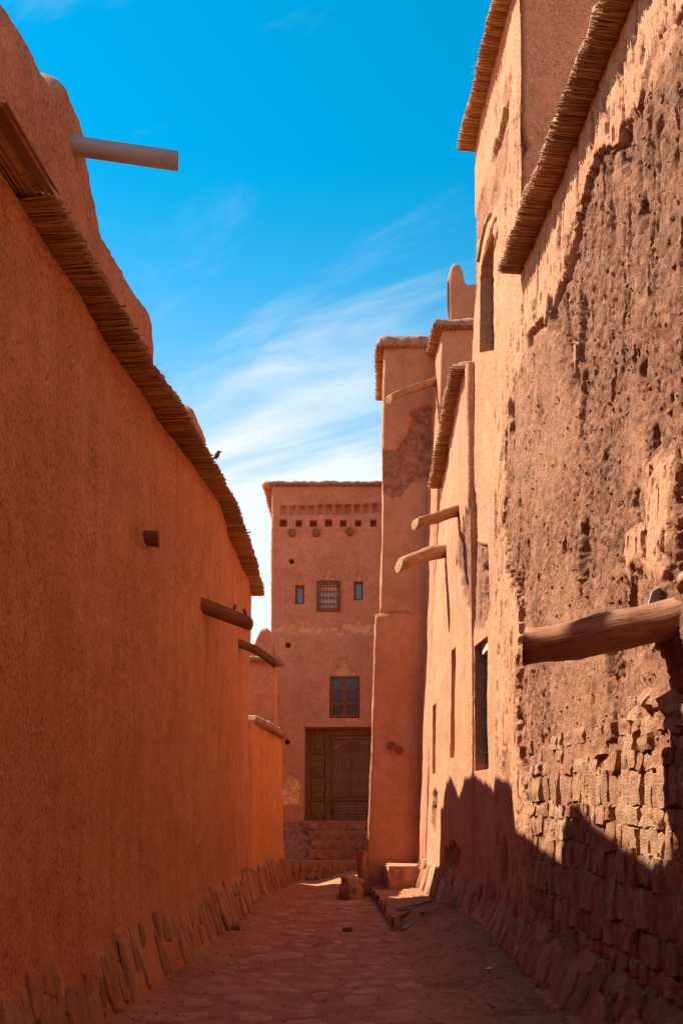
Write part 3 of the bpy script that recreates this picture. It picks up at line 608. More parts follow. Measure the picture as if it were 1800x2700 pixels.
# ================================================================== FAR TOWER WITH THE DOOR
TY = 18.7; TS = F / TY
T = thing('mud_tower', 'rose mud tower with wooden door and stained window closing the alley', 'tower', (0.2, 20, 0))
tx = lambda px: (px - CX) / TS
tz = lambda py: EYE + (HY - py) / TS
def cb_tower(p, n):
    o = fbm(p, (0.8, 0.8, 0.6), 3, 0.5, 41) * 0.03 + fbm(p, (6, 6, 4), 3, 0.55, 44) * 0.012 + fbm(p, (30, 30, 22), 2, 0.6, 46) * 0.005
    e = np.zeros(len(p)); fr = n[:, 1] < -0.7
    px = CX + p[:, 0] * TS; py = HY - (p[:, 2] - EYE) * TS; r = np.zeros(len(p))
    def rec(x0, x1, y0, y1, d): r[fr & rect_mask(px, py, x0, x1, y0, y1)] = d
    for k in range(12):                                                     # blind arcade
        c = 748.5 + 24.1 * k; u = (px - c) / 10.5; g = fr & (np.abs(u) < 1) & (py > 1333 - 0.5 * k + np.abs(u) * 1.5) & (py < 1359 - 0.6 * k)
        r[g] = 0.13 * (1 - np.abs(u[g]) ** 1.5 * 0.75) * (1 - 0.6 * np.clip((py[g] - 1336) / 26, 0, 1))
    band = fr & (py > 1358) & (py < 1398); o = o + 0.018 * band * sstep(fbm(p, (3, 3, 5), 2, 0.5, 48), -0.3, 0.0)
    for k, c in enumerate((747, 787, 826.5, 866, 905, 944, 984)): rec(c - 8.5 + (k % 2), c + 8, 1371.5 + (k % 3), 1389 - (k % 2), 0.22)
    for c, y in ((769, 1480), (759, 1701), (757, 1957)): r[fr & ((px - c) ** 2 + (py - y) ** 2 < 36)] = 0.22
    for a in ((848, 885, 1520, 1534), (859, 872, 1500, 1521), (786, 796, 1527, 1545), (789.5, 794, 1512, 1528), (938, 954, 1518, 1533), (943, 950, 1507, 1519),
              (880, 938, 1768, 1784), (888, 926, 1757, 1769), (901, 913, 1735, 1758)): rec(*a, 0.035); e[fr & rect_mask(px, py, *a)] = 0.45
    rec(780, 801, 1544, 1592, 0.13); rec(934, 956, 1532, 1582, 0.13); rec(837, 896, 1534, 1611, 0.12); rec(870, 947, 1782, 1891, 0.12); rec(803, 1100, 1918, 2164, 0.36)
    m1 = sstep(fbm(p, (9, 9, 12), 3, 0.6, 50) + 0.5 - np.abs(py - 1658 + (px - 850) * 0.03) / 28, 0.12, 0.35) * fr; o = o - m1 * 0.02; e = np.maximum(e, m1 * 0.55)
    sd = sdist(px + fbm(p, 9, 2, .5, 52) * 4, py, [(740, 2122), (740, 2070), (752, 2066), (757, 2045), (765, 2036), (775, 2046), (788, 2055), (796, 2085), (789, 2105), (793, 2119)])
    m2 = sstep(sd, -0.5, 1.5) * fr; o = o - m2 * (0.03 + 0.012 * fbm(p, 12, 3, 0.6, 54)); e = np.maximum(e, m2)
    m3 = sstep(sdist(px, py + fbm(p, 20, 2, .5, 55) * 4, [(905, 1891), (942, 1891), (938, 1900), (925, 1903), (912, 1899)]), -0.5, 1) * fr; o = o - m3 * 0.012; e = np.maximum(e, m3 * 0.6)
    m4 = sstep(2195 - py, -10, -60) * fr; o = o + m4 * fbm(p, (6, 6, 6), 4, 0.65, 57) * 0.05; e = np.maximum(e, m4 * 0.6)
    return o - r, e
ctrl = [(-1.6, TY, -1.52, TY, tz(1281), 0.05, 0.021), (2.2, TY, 2.2, TY, tz(1281), 0.05, 0.6), (2.2, 23, 2.2, 23, tz(1281), 0.05, 0.6), (-1.55, 23, -1.45, 23, tz(1281), 0.05, 0.12)]
solid('wall', [loft(ctrl, -0.3, 0.021, cb_tower)], M_tower, T)
ze = tz(1281) - 0.01
eave([(-1.60, TY - 0.01, ze), (2.2, TY - 0.01, ze)], 0.07, T, seed=41, thick=0.1, inset=0.1, rise=0.0)
eave([(-1.52, 21.9, ze), (-1.53, TY - 0.05, ze)], 0.19, T, seed=42, thick=0.1, inset=0.1, rise=0.02)
for k, (c, y) in enumerate(((770, 1405), (833, 1406), (921, 1403))):
    log_part('beam_end', (tx(c), TY + 0.1, tz(y)), (tx(c), TY - 0.10, tz(y) - 0.01), 0.085, 0.082, T, M_logd, seed=50 + k, n=12)
for c, y in ((1480, 0),): pass
# slot windows
for x0, x1, y0, y1 in ((780, 801, 1544, 1592), (934, 956, 1532, 1582)):
    W = (tx(x1) - tx(x0)); H = tz(y0) - tz(y1); c = Vector(((tx(x0) + tx(x1)) / 2, TY + 0.10, (tz(y0) + tz(y1)) / 2))
    f = MB()
    for s in (-1, 1): f.box(c + Vector((s * (W / 2 - 0.016), 0, 0)), (0.032, 0.05, H)); f.box(c + Vector((0, 0, s * (H / 2 - 0.02))), (W - 0.066, 0.05, 0.04))
    fo = f.build('window', M_frame, T); g = MB().box(c + Vector((0, 0.008, 0)), (W - 0.06, 0.008, H - 0.08)); g.build('pane', M_glass, fo)
# carved centre window
c = Vector((tx(866.5), TY - 0.005, tz(1572.5))); W, H = tx(897) - tx(836), tz(1533) - tz(1612); f = MB(); fw = 0.062
for s in (-1, 1): f.box(c + Vector((s * (W / 2 - fw / 2), 0.03, 0)), (fw, 0.12, H)); f.box(c + Vector((0, 0.03, s * (H / 2 - fw / 2))), (W - 2 * fw - 0.004, 0.12, fw + (0.03 if s > 0 else 0)))
fo = f.build('window', M_frame, T); fo['label'] = 'carved wooden screen window under the stepped niche'
iw, ih = W - 2 * fw - 0.02, H - 2 * fw - 0.05; g = MB().box(c + Vector((0, 0.075, -0.01)), (iw + 0.02, 0.006, ih + 0.03)); g.build('pane', M_glass, fo)
for s, zz in ((1, ih / 2), (-1, -ih / 2 - 0.02)): MB().box(c + Vector((0, 0.02, zz)), (iw, 0.03, 0.03)).build('rail', M_bal, fo)
nb = 5
for k in range(nb):
    bx = c.x - iw / 2 + iw * (k + 0.5) / nb; L = 40; V = []
    for i in range(L + 1):
        t = i / L; zz = c.z - ih / 2 + 0.0 + ih * t; ph = t * 3.5 * 2 * math.pi + 0.6; hw = iw / nb * (0.3 + 0.2 * math.cos(ph)) * (1 if 0.04 < t < 0.96 else 0.7)
        V += [(bx - hw, c.y + 0.012, zz), (bx + hw, c.y + 0.012, zz), (bx + hw, c.y + 0.03, zz), (bx - hw, c.y + 0.03, zz)]
    Fc = [(i * 4 + q, i * 4 + (q + 1) % 4, i * 4 + 4 + (q + 1) % 4, i * 4 + 4 + q) for i in range(L) for q in range(4)] + [(3, 2, 1, 0), (4 * L, 4 * L + 1, 4 * L + 2, 4 * L + 3)]
    MB().add(V, Fc).build('baluster', M_bal, fo)
# stained window of six panes
x0, x1, y0, y1 = 870, 947, 1782, 1891; W, H = tx(x1) - tx(x0), tz(y0) - tz(y1); c = Vector(((tx(x0) + tx(x1)) / 2, TY + 0.06, (tz(y0) + tz(y1)) / 2)); f = MB(); fw = 0.05
for s in (-1, 1): f.box(c + Vector((s * (W / 2 - fw / 2), 0, 0)), (fw, 0.07, H)); f.box(c + Vector((0, 0, s * (H / 2 - fw / 2))), (W - 2 * fw, 0.066, fw))
f.box(c, (0.085, 0.06, H - 2 * fw))
for zz in (-H / 6, H / 6): f.box(c + Vector((0, 0.004, zz)), (W - 2 * fw, 0.05, 0.06))
fo = f.build('window', M_frame, T); fo['label'] = 'six pane stained glass window above the door'
pw, ph = (W - 2 * fw - 0.085) / 2, (H - 2 * fw) / 3 - 0.06
for i in (-1, 1):
    for j in (-1, 0, 1):
        pc = c + Vector((i * (pw / 2 + 0.0425), 0.012, j * H / 3 * 0.97)); po = MB().box(pc, (pw, 0.006, ph + 0.03)).build('pane', M_greeng if (i < 0 and j < 0) else M_blueg, fo)
        lt = MB()
        for k in range(1, 4): lt.box(pc + Vector((pw * (k / 4 - 0.5), -0.008, 0)), (0.008, 0.009, ph + 0.02)); lt.box(pc + Vector((0, -0.0095, (ph + 0.02) * (k / 4 - 0.5))), (pw, 0.009, 0.008))
        for k in range(8):
            an = k * math.pi / 4; lt.tube(pc + Vector((math.cos(an) * pw * .3, -0.01, math.sin(an) * ph * .36)), pc + Vector((math.cos(an + .785) * pw * .3, -0.01, math.sin(an + .785) * ph * .36)), 0.005, n=4)
        lt.build('lead_bars', M_frame, fo)
# the door: a narrow fixed leaf of four panels and a wide planked leaf
D0, D1, Z0, Z1 = tx(803), tx(1010), tz(2164), tz(1918); yd = TY + 0.33
door = MB().box(((D0 + D1) / 2, yd + 0.03, (Z0 + Z1) / 2), (D1 - D0, 0.03, Z1 - Z0)).build('door', M_door, T); door['label'] = 'dark studded wooden double door in a deep recess'
post = lambda px0, px1, z0, z1, yy=0.0, d=0.05, nm='stile', mt=M_door: obj(nm, box_mesh((tx(px1) - tx(px0), d, z1 - z0), 0.12), mt, door, Matrix.Translation(((tx(px0) + tx(px1)) / 2, yd - yy, (z0 + z1) / 2)))
post(803.5, 817, Z0, Z1); post(857, 869, Z0, Z1, 0.01); post(869.5, 1010, tz(1936), Z1 - 0.002, 0.012, 0.06, 'rail', M_doorh)
for ya, yb in ((1974, 1985), (2037, 2047), (2102, 2112)): post(817.5, 856.5, tz(yb), tz(ya), 0.0, 0.045, 'rail', M_doorh)
for ya, yb in ((1920, 1973), (1988, 2036), (2050, 2101), (2114, 2163)): post(819, 855, tz(yb), tz(ya), -0.01, 0.03, 'panel', M_doorh if ya in (1988, 2050) else M_door)
post(870, 1010, tz(1946), tz(1937), 0.0, 0.045, 'rail', M_doorh); post(870, 1010, tz(2111), tz(2104), 0.014, 0.05, 'rail', M_doorh); post(870, 877, tz(2103), tz(1947), 0.004, 0.045)
post(919, 925, tz(2103), tz(1958), 0.006, 0.045)
for k in range(6): post(877.5 + 0.2, 1009, tz(2163 - k * 8.4), tz(2163 - (k + 1) * 8.4 + 0.7), -0.012, 0.04, 'plank', M_doorh)
for k in range(18): post(877.5 + k * 7.2, 877.5 + (k + 1) * 7.2 - 0.6, tz(2103), tz(1947), -0.014 + 0.004 * (k % 3), 0.04, 'plank')
# scalloped arch board over the planks
arc = []; ac, aw = 937, 60
for k in range(41):
    t = k / 40; x = ac - aw + 2 * aw * t; y = 1990 - 38 * math.sin(math.pi * t) ** 0.55 + 4.0 * abs(math.sin(t * math.pi * 5)); arc.append((x, y))
V, Fc = [], []
for x, y in arc:
    for yy in (yd - 0.032, yd - 0.008): V += [(tx(x), yy, tz(y)), (tx(x), yy, tz(1947.5))]
for k in range(40): a = 4 * k; Fc += [(a, a + 4, a + 5, a + 1), (a + 2, a + 3, a + 7, a + 6), (a, a + 2, a + 6, a + 4)]
MB().add(V, Fc).build('arch_board', M_doorh, door)
st = MB()
for px in (863, 873.5, 922): 
    for k in range(26): st.tube((tx(px), yd - 0.03, tz(1952 + k * 8)), (tx(px), yd - 0.055, tz(1952 + k * 8)), 0.012, 0.006, 6)
for py in (1979, 2042, 2107):
    for k in range(6): st.tube((tx(821 + k * 6.4), yd - 0.02, tz(py)), (tx(821 + k * 6.4), yd - 0.04, tz(py)), 0.012, 0.006, 6)
for k in range(17): st.tube((tx(880 + 7.4 * k), yd - 0.03, tz(2107.5)), (tx(880 + 7.4 * k), yd - 0.055, tz(2107.5)), 0.012, 0.006, 6)
so = st.build('studs', M_iron, door, True); so['kind'] = 'stuff'
m = MB(); n = 14
for k in range(n):
    a0, a1 = 2 * math.pi * k / n, 2 * math.pi * (k + 1) / n; c = (tx(756), tz(2070)); m.tube((c[0] + math.cos(a0) * 0.04, TY - 0.02, c[1] + math.sin(a0) * 0.04), (c[0] + math.cos(a1) * 0.04, TY - 0.02, c[1] + math.sin(a1) * 0.04), 0.016, n=6, caps=False)
o = m.build('pipe_end', M_white, T, True); o['label'] = 'pale round pipe end in the bare patch left of the door'

SH = thing('side_shade_house', 'unseen mud house added left of the tower to keep sun off the steps', 'house', (-4, 18.3, 0))  # hidden shadow caster, added so the steps and earth bank stay unlit
solid('wall', [loft([(-6, 18.1, -6, 18.1, 5.2, .1, 0.5), (-2.3, 18.1, -2.3, 18.1, 5.2, .1, 0.3), (-2.3, 21, -2.3, 21, 5.2, .1, 0.5), (-6, 21, -6, 21, 5.2, .1, 1)], -0.3, 0.3, plain())], M_tower, SH)
# ------------------------------------------------------------------ steps to the door
ST = thing('stone_steps', 'five rough stone steps rising to the tower door', 'steps', (0.2, 17.8, 0))
def lump_block(name, x0, x1, y0, y1, z0, z1, mat, parent, seed, step=0.045, amp=0.03):
    c = [(x0, y0 - 0.0, x0, y0 - 0.02, z1, 0.035, step), (x1, y0, x1, y0 - 0.02, z1, 0.03, 0.1), (x1, y1, x1, y1, z1, 0.03, 0.3), (x0, y1, x0, y1, z1, 0.03, 0.08)]
    return solid(name, [loft(c, z0, 0.04, lambda p, n: (fbm(p, 6, 3, 0.6, seed) * amp + fbm(p, 22, 2, 0.5, seed + 1) * 0.012, np.full(len(p), 0.35)))], mat, parent)
rs = random.Random(17)
lv = [(17.3, 0.40, -1.3, -0.14), (17.74, 0.60, tx(814) * .97, 0.385), (18.03, 0.80, tx(822), 0.585), (18.32, 0.99, tx(814), 0.785), (18.58, 1.195, tx(798), 0.975)]
for k, (y0, z1, x0, z0) in enumerate(lv):
    s = lump_block('step', x0, 1.5, y0, TY + (0.0 if k < 4 else 0.33), z0 - 0.06, z1, M_earth, ST, 60 + k * 3)
    x = x0 + 0.02; rows = [(z0 - (0.04 if k == 0 else 0), z1 - 0.035)] if k else [(-0.14, 0.04), (0.03, 0.2), (0.18, 0.37)]
    for za, zb in rows:
        x = x0 + 0.03
        while x < 0.9:
            wd = rs.uniform(0.1, 0.24) if k else rs.uniform(0.1, 0.2); h = (zb - za) * rs.uniform(0.85, 1.12)
            if k in (1, 2, 3, 4) and rs.random() < 0.35: x += wd * 0.8; continue
            place('stone', rs.choice(STEPR), (x + wd / 2, y0 + (0.0 if k else -0.018) + rs.uniform(0, 0.02), (za + zb) / 2 + rs.uniform(-.01, .01)), Euler((rs.uniform(-.1, .1), rs.uniform(-.25, .25), rs.uniform(-.1, .1))), (wd * 0.97, 0.1, h * (0.98 if k == 0 else 0.8)), s)
            x += wd * 1.02
# bank of earth and rubble left of the steps
u = np.linspace(-1.5, -0.62, 40); v_ = np.linspace(17.32, 18.66, 46); Gx = np.stack(np.meshgrid(u, v_, indexing='ij'), -1).reshape(-1, 2)
p = np.concatenate([Gx, np.zeros((len(Gx), 1))], 1); t = sstep(p[:, 1], 17.55, 18.5)
p[:, 2] = 0.385 + 0.72 * t * (1 - 0.25 * sstep(p[:, 0], -0.95, -0.65)) + fbm(p, 5, 4, 0.65, 71) * 0.13 * t + fbm(p, 20, 3, .6, 73) * 0.04
me = mesh('earth_bank', p, grid_faces(40, 46)); attr(me, 'erode', np.ones(len(p))); prm(obj('earth_bank', me, M_earth), 'dark bank of crumbled earth left of the steps', kind='structure')

# ================================================================== TALL TOWER ON THE RIGHT (front in shade)
MT = thing('corner_tower', 'tall brown mud tower with flat reed roof, its lower half thicker', 'tower', (1.2, 16, 0))
def cb_mid(p, n):
    px, py, k = proj(p); fr = n[:, 1] < -0.6
    o = fbm(p, (0.8, 0.8, 0.6), 3, 0.5, 81) * 0.05 + fbm(p, (5, 5, 3), 3, 0.55, 84) * 0.014 + fbm(p, (26, 26, 18), 2, 0.6, 86) * 0.005
    j = fbm(p, 8, 3, .6, 88)
    sd = sdist(px + j * 12, py + fbm(p, 9, 3, .6, 87) * 12, [(1085, 1081), (1150, 1073), (1150, 1253), (1090, 1268), (1070, 1288), (1058, 1311), (1000, 1304), (1000, 1192), (1038, 1192), (1052, 1175), (1069, 1161), (1083, 1125)]) * k
    e = sstep(sd, -0.01, 0.015) * fr
    o = o - e * (0.03 + 0.02 * fbm(p, 11, 4, 0.65, 89) + 0.012 * np.abs(fbm(p, 16, 2, .5, 90)))
    crack = fr * np.exp(-((py - 1615 - (px - 1000) * 0.06 - j * 8) / 4.0) ** 2) * (px < 1085)
    return o - crack * 0.035, e
c1 = [(0.42, 15.0, 0.60, 15.0, 4.92, 0.05, 0.03), (2.6, 15.0, 2.6, 15.0, 4.92, 0.05, 0.5), (2.6, 17.2, 2.6, 17.2, 4.92, 0.05, 0.5), (0.52, 17.0, 0.70, 17.0, 4.92, 0.05, 0.04)]
c2 = [(0.685, 15.05, 0.755, 15.08, 9.6, 0.05, 0.03), (2.6, 15.05, 2.6, 15.08, 9.6, 0.05, 0.5), (2.6, 17.0, 2.6, 17.0, 9.6, 0.05, 0.5), (0.79, 17.0, 0.86, 17.0, 9.6, 0.05, 0.04)]
solid('wall', [loft(c1, -0.2, 0.03, cb_mid), loft(c2, 4.85, 0.03, cb_mid)], M_mid, MT)
eave([(0.62, 15.07, 9.59), (2.5, 15.07, 9.59)], 0.1, MT, seed=81, thick=0.22, inset=0.1, rise=0.02)
eave([(0.86, 17.0, 9.59), (0.765, 15.06, 9.59)], 0.17, MT, seed=82, thick=0.16, inset=0.1, rise=0.02)
for k, (c, y, r) in enumerate(((1034, 1966, 0.075), (1055, 1977, 0.065))):
    log_part('beam_end', at(c, y, 15.0) + Vector((0, 0.2, 0)), at(c, y, 14.9), r, r * 0.95, MT, M_logd, seed=84 + k, n=12)
for px, w_, h in ((985, 0.22, 0.55), (1012, 0.2, 0.5), (1050, 0.3, 0.42)):
    q = at(px, 2310, 14.92); place('stone_slab', SLABS[int(px) % 10], (q.x, 14.93, 0.28), Euler((-0.12, 0.05, 0)), (w_, 0.14, h), MT)

# ================================================================== RIGHT: BLOCK WITH MERLON, LOW BLOCK, AND THE TALL NEAR HOUSE
NB = thing('merlon_block', 'upper mud block with rounded merlon rising behind the right-hand eave', 'house', (2.5, 14.7, 0))
def cb_n(p, n):
    px, py, k = proj(p); o = fbm(p, (0.9, 0.9, 0.6), 3, 0.5, 91) * 0.04 + fbm(p, (6, 6, 3), 3, 0.55, 94) * 0.012
    side = n[:, 0] < -0.5; e = sstep(fbm(p, (4, 4, 0.8), 3, 0.6, 96), 0.05, 0.25) * side * (p[:, 2] < 8.6); return o - e * 0.025 * (1 + fbm(p, 14, 3, .6, 97)), e * 0.7
ctrl = [(1.27, 15.2, 1.625, 15.2, 9.45, 0.04, 0.04), (1.36, 14.2, 1.665, 14.2, 9.45, 0.05, 0.04), (5.5, 14.2, 5.5, 14.2, 9.45, 0.05, 0.5), (5.5, 15.2, 5.5, 15.2, 9.45, 0.05, 0.5)]
solid('wall', [loft(ctrl, -0.2, 0.04, cb_n)], M_mid, NB)
eave([(1.64, 15.0, 9.44), (1.665, 14.2, 9.44)], 0.16, NB, seed=91, thick=0.14, inset=0.1, rise=0.02)
eave([(1.52, 14.19, 9.45), (5.5, 14.19, 9.45)], 0.1, NB, seed=92, thick=0.16, inset=0.1, rise=0.02)
zt4 = lambda s: float(np.interp(s, [0, 0.03, 0.07, 0.13, 0.19, 0.24, 0.275, 0.32, 0.6, 3], [10.42, 10.58, 10.67, 10.7, 10.67, 10.56, 10.38, 10.34, 10.34, 10.34]))
strip('parapet', [(1.80, 14.45), (4.8, 14.45)], 9.4, zt4, 0.24, M_mid, NB, seed=93, rad=0.1, step=0.025)
log_part('spout', at(1150, 1000, 14.9) + Vector((0.15, 0, 0.03)), at(1024, 1050, 14.0), 0.095, 0.075, NB, M_log, 'pale log spout high under the two flat roofs', hollow=True, bend=0.03, cut=0.4, seed=94)

R2 = thing('lower_block', 'sunlit tan mud block with slit niches between the tower and near house', 'house', (3.5, 12, 0))
def cb_r2(p, n):
    px, py, k = proj(p); al = n[:, 0] < -0.5
    o = fbm(p, (0.9, 0.9, 0.5), 3, 0.5, 101) * 0.05 + fbm(p, (4, 4, 1.0), 3, 0.55, 104) * 0.016 + fbm(p, (24, 24, 9), 2, 0.6, 106) * 0.006
    e = np.zeros(len(p)); j = fbm(p, (9, 9, 3), 3, .6, 108)
    Yy, zz_ = p[:, 1], p[:, 2]; slot = al & (Yy > 11.46) & (Yy < 11.84) & (zz_ > 2.2) & (zz_ < 3.68); slot2 = al & (Yy > 13.35) & (Yy < 13.85) & (zz_ > 2.05) & (zz_ < 3.15)
    o = np.where(slot, o - 0.2, o); o = np.where(slot2, o - 0.13, o)
    crk = al * (np.exp(-((px - 1170 - (py - 1500) * 0.02) / 1.5) ** 2) * (py > 1400) * (py < 1580) + np.exp(-((px - 1181) / 1.6) ** 2) * (py > 1990) * (py < 2080)); o = o - crk * 0.03
    for poly in ([(1140, 2100), (1150, 2080), (1152, 2130), (1148, 2190), (1138, 2200), (1134, 2170)], [(1172, 2240), (1195, 2220), (1215, 2250), (1200, 2290), (1165, 2290)], [(1205, 1440), (1222, 1370), (1240, 1300), (1243, 1280), (1245, 1640), (1222, 1600), (1203, 1500)]):
        m = sstep(sdist(px + j * 6, py + j * 14, poly) * k, -0.01, 0.015) * al; o = o - m * (0.05 + 0.04 * j); e = np.maximum(e, m)
    o = o + al * 0.14 * np.clip(1 - (p[:, 2] - 0.15) / 0.5, 0, 1.4)
    return o, e
ctrl = [(1.37, 14.25, 1.63, 14.25, 6.85, 0.03, 0.026), (1.565, 10.2, 1.51, 10.2, 6.85, 0.03, 0.5), (5.5, 10.2, 5.5, 10.2, 6.85, 0.05, 0.5), (5.5, 14.25, 5.5, 14.25, 6.85, 0.05, 0.5)]
solid('wall', [loft(ctrl, -0.2, 0.03, cb_r2)], M_right, R2)
eave([(1.622, 14.1, 6.78), (1.515, 10.36, 6.86)], 0.19, R2, seed=101, thick=0.12, inset=0.15, rise=0.01)
log_part('spout', at(1212, 1340, 11.4) + Vector((0.2, 0, 0.04)), at(1092, 1375, 11.0), 0.095, 0.088, R2, M_log, 'upper of two short log spouts on the sunlit wall', hollow=True, cut=0.5, seed=103)
log_part('spout', at(1170, 1455, 12.9) + Vector((0.2, 0, 0.05)), at(1052, 1490, 12.4), 0.105, 0.098, R2, M_log, 'lower of two log spouts beside the tower edge', bend=0.03, cut=0.6, seed=105)
plinth(R2, 10.4, 14.9, lambda y: float(np.interp(y, [10.2, 14.25], [1.565, 1.37])), -1, 0.3, 0.46, 23, 0.13, cb_r2)

NH = thing('near_house', 'tall near house on the right with flaking plaster over rubble stone', 'house', (4, 6, 0))
Z1, Z2, YB, YE = 6.62, 9.5, 8.12, 10.34
EXP = [(1784, 40), (1722, 149), (1653, 310), (1630, 379), (1573, 413), (1538, 528), (1504, 643), (1487, 735), (1458, 780), (1424, 850), (1383, 884), (1372, 953), (1355, 1033), (1337, 1148), (1332, 1263), (1326, 1378), (1350, 1515), (1366, 1607), (1366, 1722), (1360, 1837), (1372, 1950), (1383, 2124), (1385, 2400), (1395, 2560), (1900, 2900), (2600, 2900), (2600, -400), (1850, -60)]
ISL = [[(1478, 885), (1514, 885), (1509, 1000), (1509, 1165), (1497, 1172), (1489, 1050)],
       [(1688, 1210), (1740, 1195), (1778, 1190), (1790, 1400), (1790, 1560), (1740, 1530), (1700, 1490), (1620, 1480), (1640, 1400), (1690, 1370)]]
PAT = [[(1345, 215), (1352, 300), (1348, 420), (1320, 540), (1292, 590), (1262, 640), (1240, 700), (1236, 610), (1262, 540), (1290, 440), (1320, 330)],
       [(1243, 1270), (1256, 1300), (1259, 1430), (1286, 1438), (1286, 1600), (1276, 1665), (1262, 1690), (1240, 1660), (1225, 1600), (1203, 1500), (1207, 1430), (1225, 1360)],
       [(1332, 1960), (1340, 1950), (1346, 1985), (1352, 2040), (1345, 2080), (1338, 2200), (1340, 2330), (1328, 2370), (1318, 2330), (1322, 2180), (1319, 2040)],
       [(1240, 640), (1262, 650), (1258, 760), (1248, 900), (1238, 900)]]
def cb_near(p, n):
    px, py, k = proj(p); Y, z = p[:, 1], p[:, 2]
    base = fbm(p, (0.8, 0.8, 0.5), 3, 0.5, 111) * 0.05 + fbm(p, (6, 6, 1.0), 3, 0.55, 114) * 0.012 + fbm(p, (24, 24, 9), 2, 0.6, 116) * 0.005
    j = fbm(p, (3, 3, 1.6), 4, 0.62, 118); j2 = fbm(p, (13, 13, 3.5), 3, 0.6, 119)
    qx, qy = px + (j * 0.075 + j2 * 0.06 + fbm(p, (30, 30, 9), 2, .6, 141) * 0.03) / k, py + (fbm(p, 3.3, 3, 0.6, 120) * 0.14) / k
    sd = sdist(qx, qy, EXP) * k
    for g in ISL: sd = np.minimum(sd, 0.045 + 0.06 * j2 - sdist(qx, qy, g) * k)
    for g in PAT: sd = np.maximum(sd, sdist(px + (j * 0.02 + j2 * 0.02) / k, py + j * 0.03 / k, g) * k)
    soft = sstep(fbm(p, (1.3, 1.3, 1.0), 2, 0.5, 145), 0.05, 0.4); e = sstep(sd, -0.004 - 0.02 * soft, 0.012 + 0.12 * soft)
    left = sstep(0.055 + 0.04 * j - np.abs(sd), 0, 0.04) * (sd > 0)                        # undercut along the plaster edge
    rough = fbm(p, (4, 4, 2.0), 5, 0.66, 121) * 0.045 - 0.05 * sstep(np.abs(fbm(p, (4.5, 4.5, 0.7), 3, 0.55, 147)), 0.08, 0.0) * sstep(fbm(p, 1.1, 2, .5, 148), -0.1, 0.2) + 0.006 - np.abs(fbm(p, (17, 17, 7), 4, 0.7, 123)) * 0.018 + fbm(p, (50, 50, 34), 2, 0.75, 125) * 0.02 + 0.006
    fld = sstep(fbm(p, (1.5, 1.5, 0.8), 3, 0.55, 151), -0.22, 0.22); rough = rough * (0.4 + 0.7 * fld) - 0.012 * fld
    for gx, ya, yb, gw in ((1524, 760, 1185, 11), (1392, 880, 965, 8), (1349, 1040, 1185, 6), (1536, 1350, 1565, 11), (1640, 400, 470, 12), (1450, 780, 900, 7), (1712, 1120, 1215, 12), (1795, 1190, 1500, 12)):
        base = base - 0.075 * sstep(1 - np.abs((px + (j2 * 0.03 + j * 0.03) / k - gx) / gw), 0, 0.5) * sstep(py + j2 * 60, ya, ya + 40) * (1 - sstep(py + j2 * 60, yb - 40, yb)) * (sd > -0.05)
    o = base + e * (-0.03 + rough - 0.055 * left * sstep(fbm(p, (1.5, 1.5, 1.1), 2, 0.5, 143), -0.1, 0.2))
    hole = sstep(fbm(p, (8, 8, 2.2), 4, 0.62, 127), 0.3, 0.46) * e * (0.1 + 0.9 * fld); o = o - hole * 0.06
    pits = sstep(fbm(p, (20, 20, 5), 3, 0.55, 129) - 0.8 * np.clip(-sd, 0, 0.7), 0.06, 0.24) * (sd < 0) * (Y < 9.2); o = o - pits * 0.026; e2 = np.maximum(e * (0.72 + 0.28 * fld), pits * 0.6)
    rub = sstep(2.12 + 0.12 * j - z, 0, 0.12) * sstep(7.86 - Y, 0, 0.1); o = o + rub * e * (0.004 - 0.7 * rough)
    # deep slots above the big spout, and the seam beside the lower block
    for cx_, cy_, a, b in ((1655, 1600, 12, 55), (1745, 1590, 16, 34)):
        o = o - 0.1 * sstep(1.25 - (((px - cx_) / a) ** 2 + ((py - cy_) / b) ** 2), 0, 0.5)
    # window recesses
    wu = (Y > 9.16 + 0.01 * j) & (Y < 9.86) & (z > 6.62 - (9.5 - Y) * 0.5) & (z < 7.78 - 1.6 * np.clip(np.abs(Y - 9.5) - 0.2, 0, 1) ** 1.3)
    wl = (Y > 9.52) & (Y < 10.16 + 0.02 * j) & (z > 1.98) & (z < 3.45)
    o = np.where(wu | wl, np.where(wu, -0.17, -0.15), o); e2 = np.where(wu | wl, e2 * 0.3, e2)
    o = o + (0.16 + 0.03 * j) * np.clip(1 - (z - 0.06) / 0.44, 0, 1.5) + 0.03 * rub * (1 - sstep(z, 0.4, 0.6)) - 0.05 * sstep(Y, YE - 0.06, YE) ** 2
    return o, e2
yl = np.concatenate([[-8, -4, -1, 1, 2.4, 3.4, 4.0], np.arange(4.35, 6.5, 0.0115), np.arange(6.5, 8.1, 0.0145), np.arange(8.1, YE, 0.018), [YE]])
zl = np.concatenate([np.arange(-0.3, 4.2, 0.0135), np.arange(4.2, Z1, 0.0165), [Z1 - 0.0005], np.arange(Z1 + 0.01, Z2, 0.026), [Z2]])
Gr = np.empty((len(yl), len(zl), 3)); Gr[:, :, 1] = yl[:, None]; Gr[:, :, 2] = zl[None]; Gr[:, :, 0] = 2.078 - 0.0496 * yl[:, None] + 0.0035 * zl[None]
p = Gr.reshape(-1, 3); nn = -grid_normals(Gr).reshape(-1, 3); o_, e_ = cb_near(p, nn); V = p + nn * o_[:, None]
Fq = grid_faces(len(yl), len(zl), flip=True); keep = ~((p[Fq][:, :, 1].max(1) < YB) & (p[Fq][:, :, 2].max(1) > Z1)); Fq = Fq[keep]
xf = 2.078 - 0.0496 * YB + 0.03
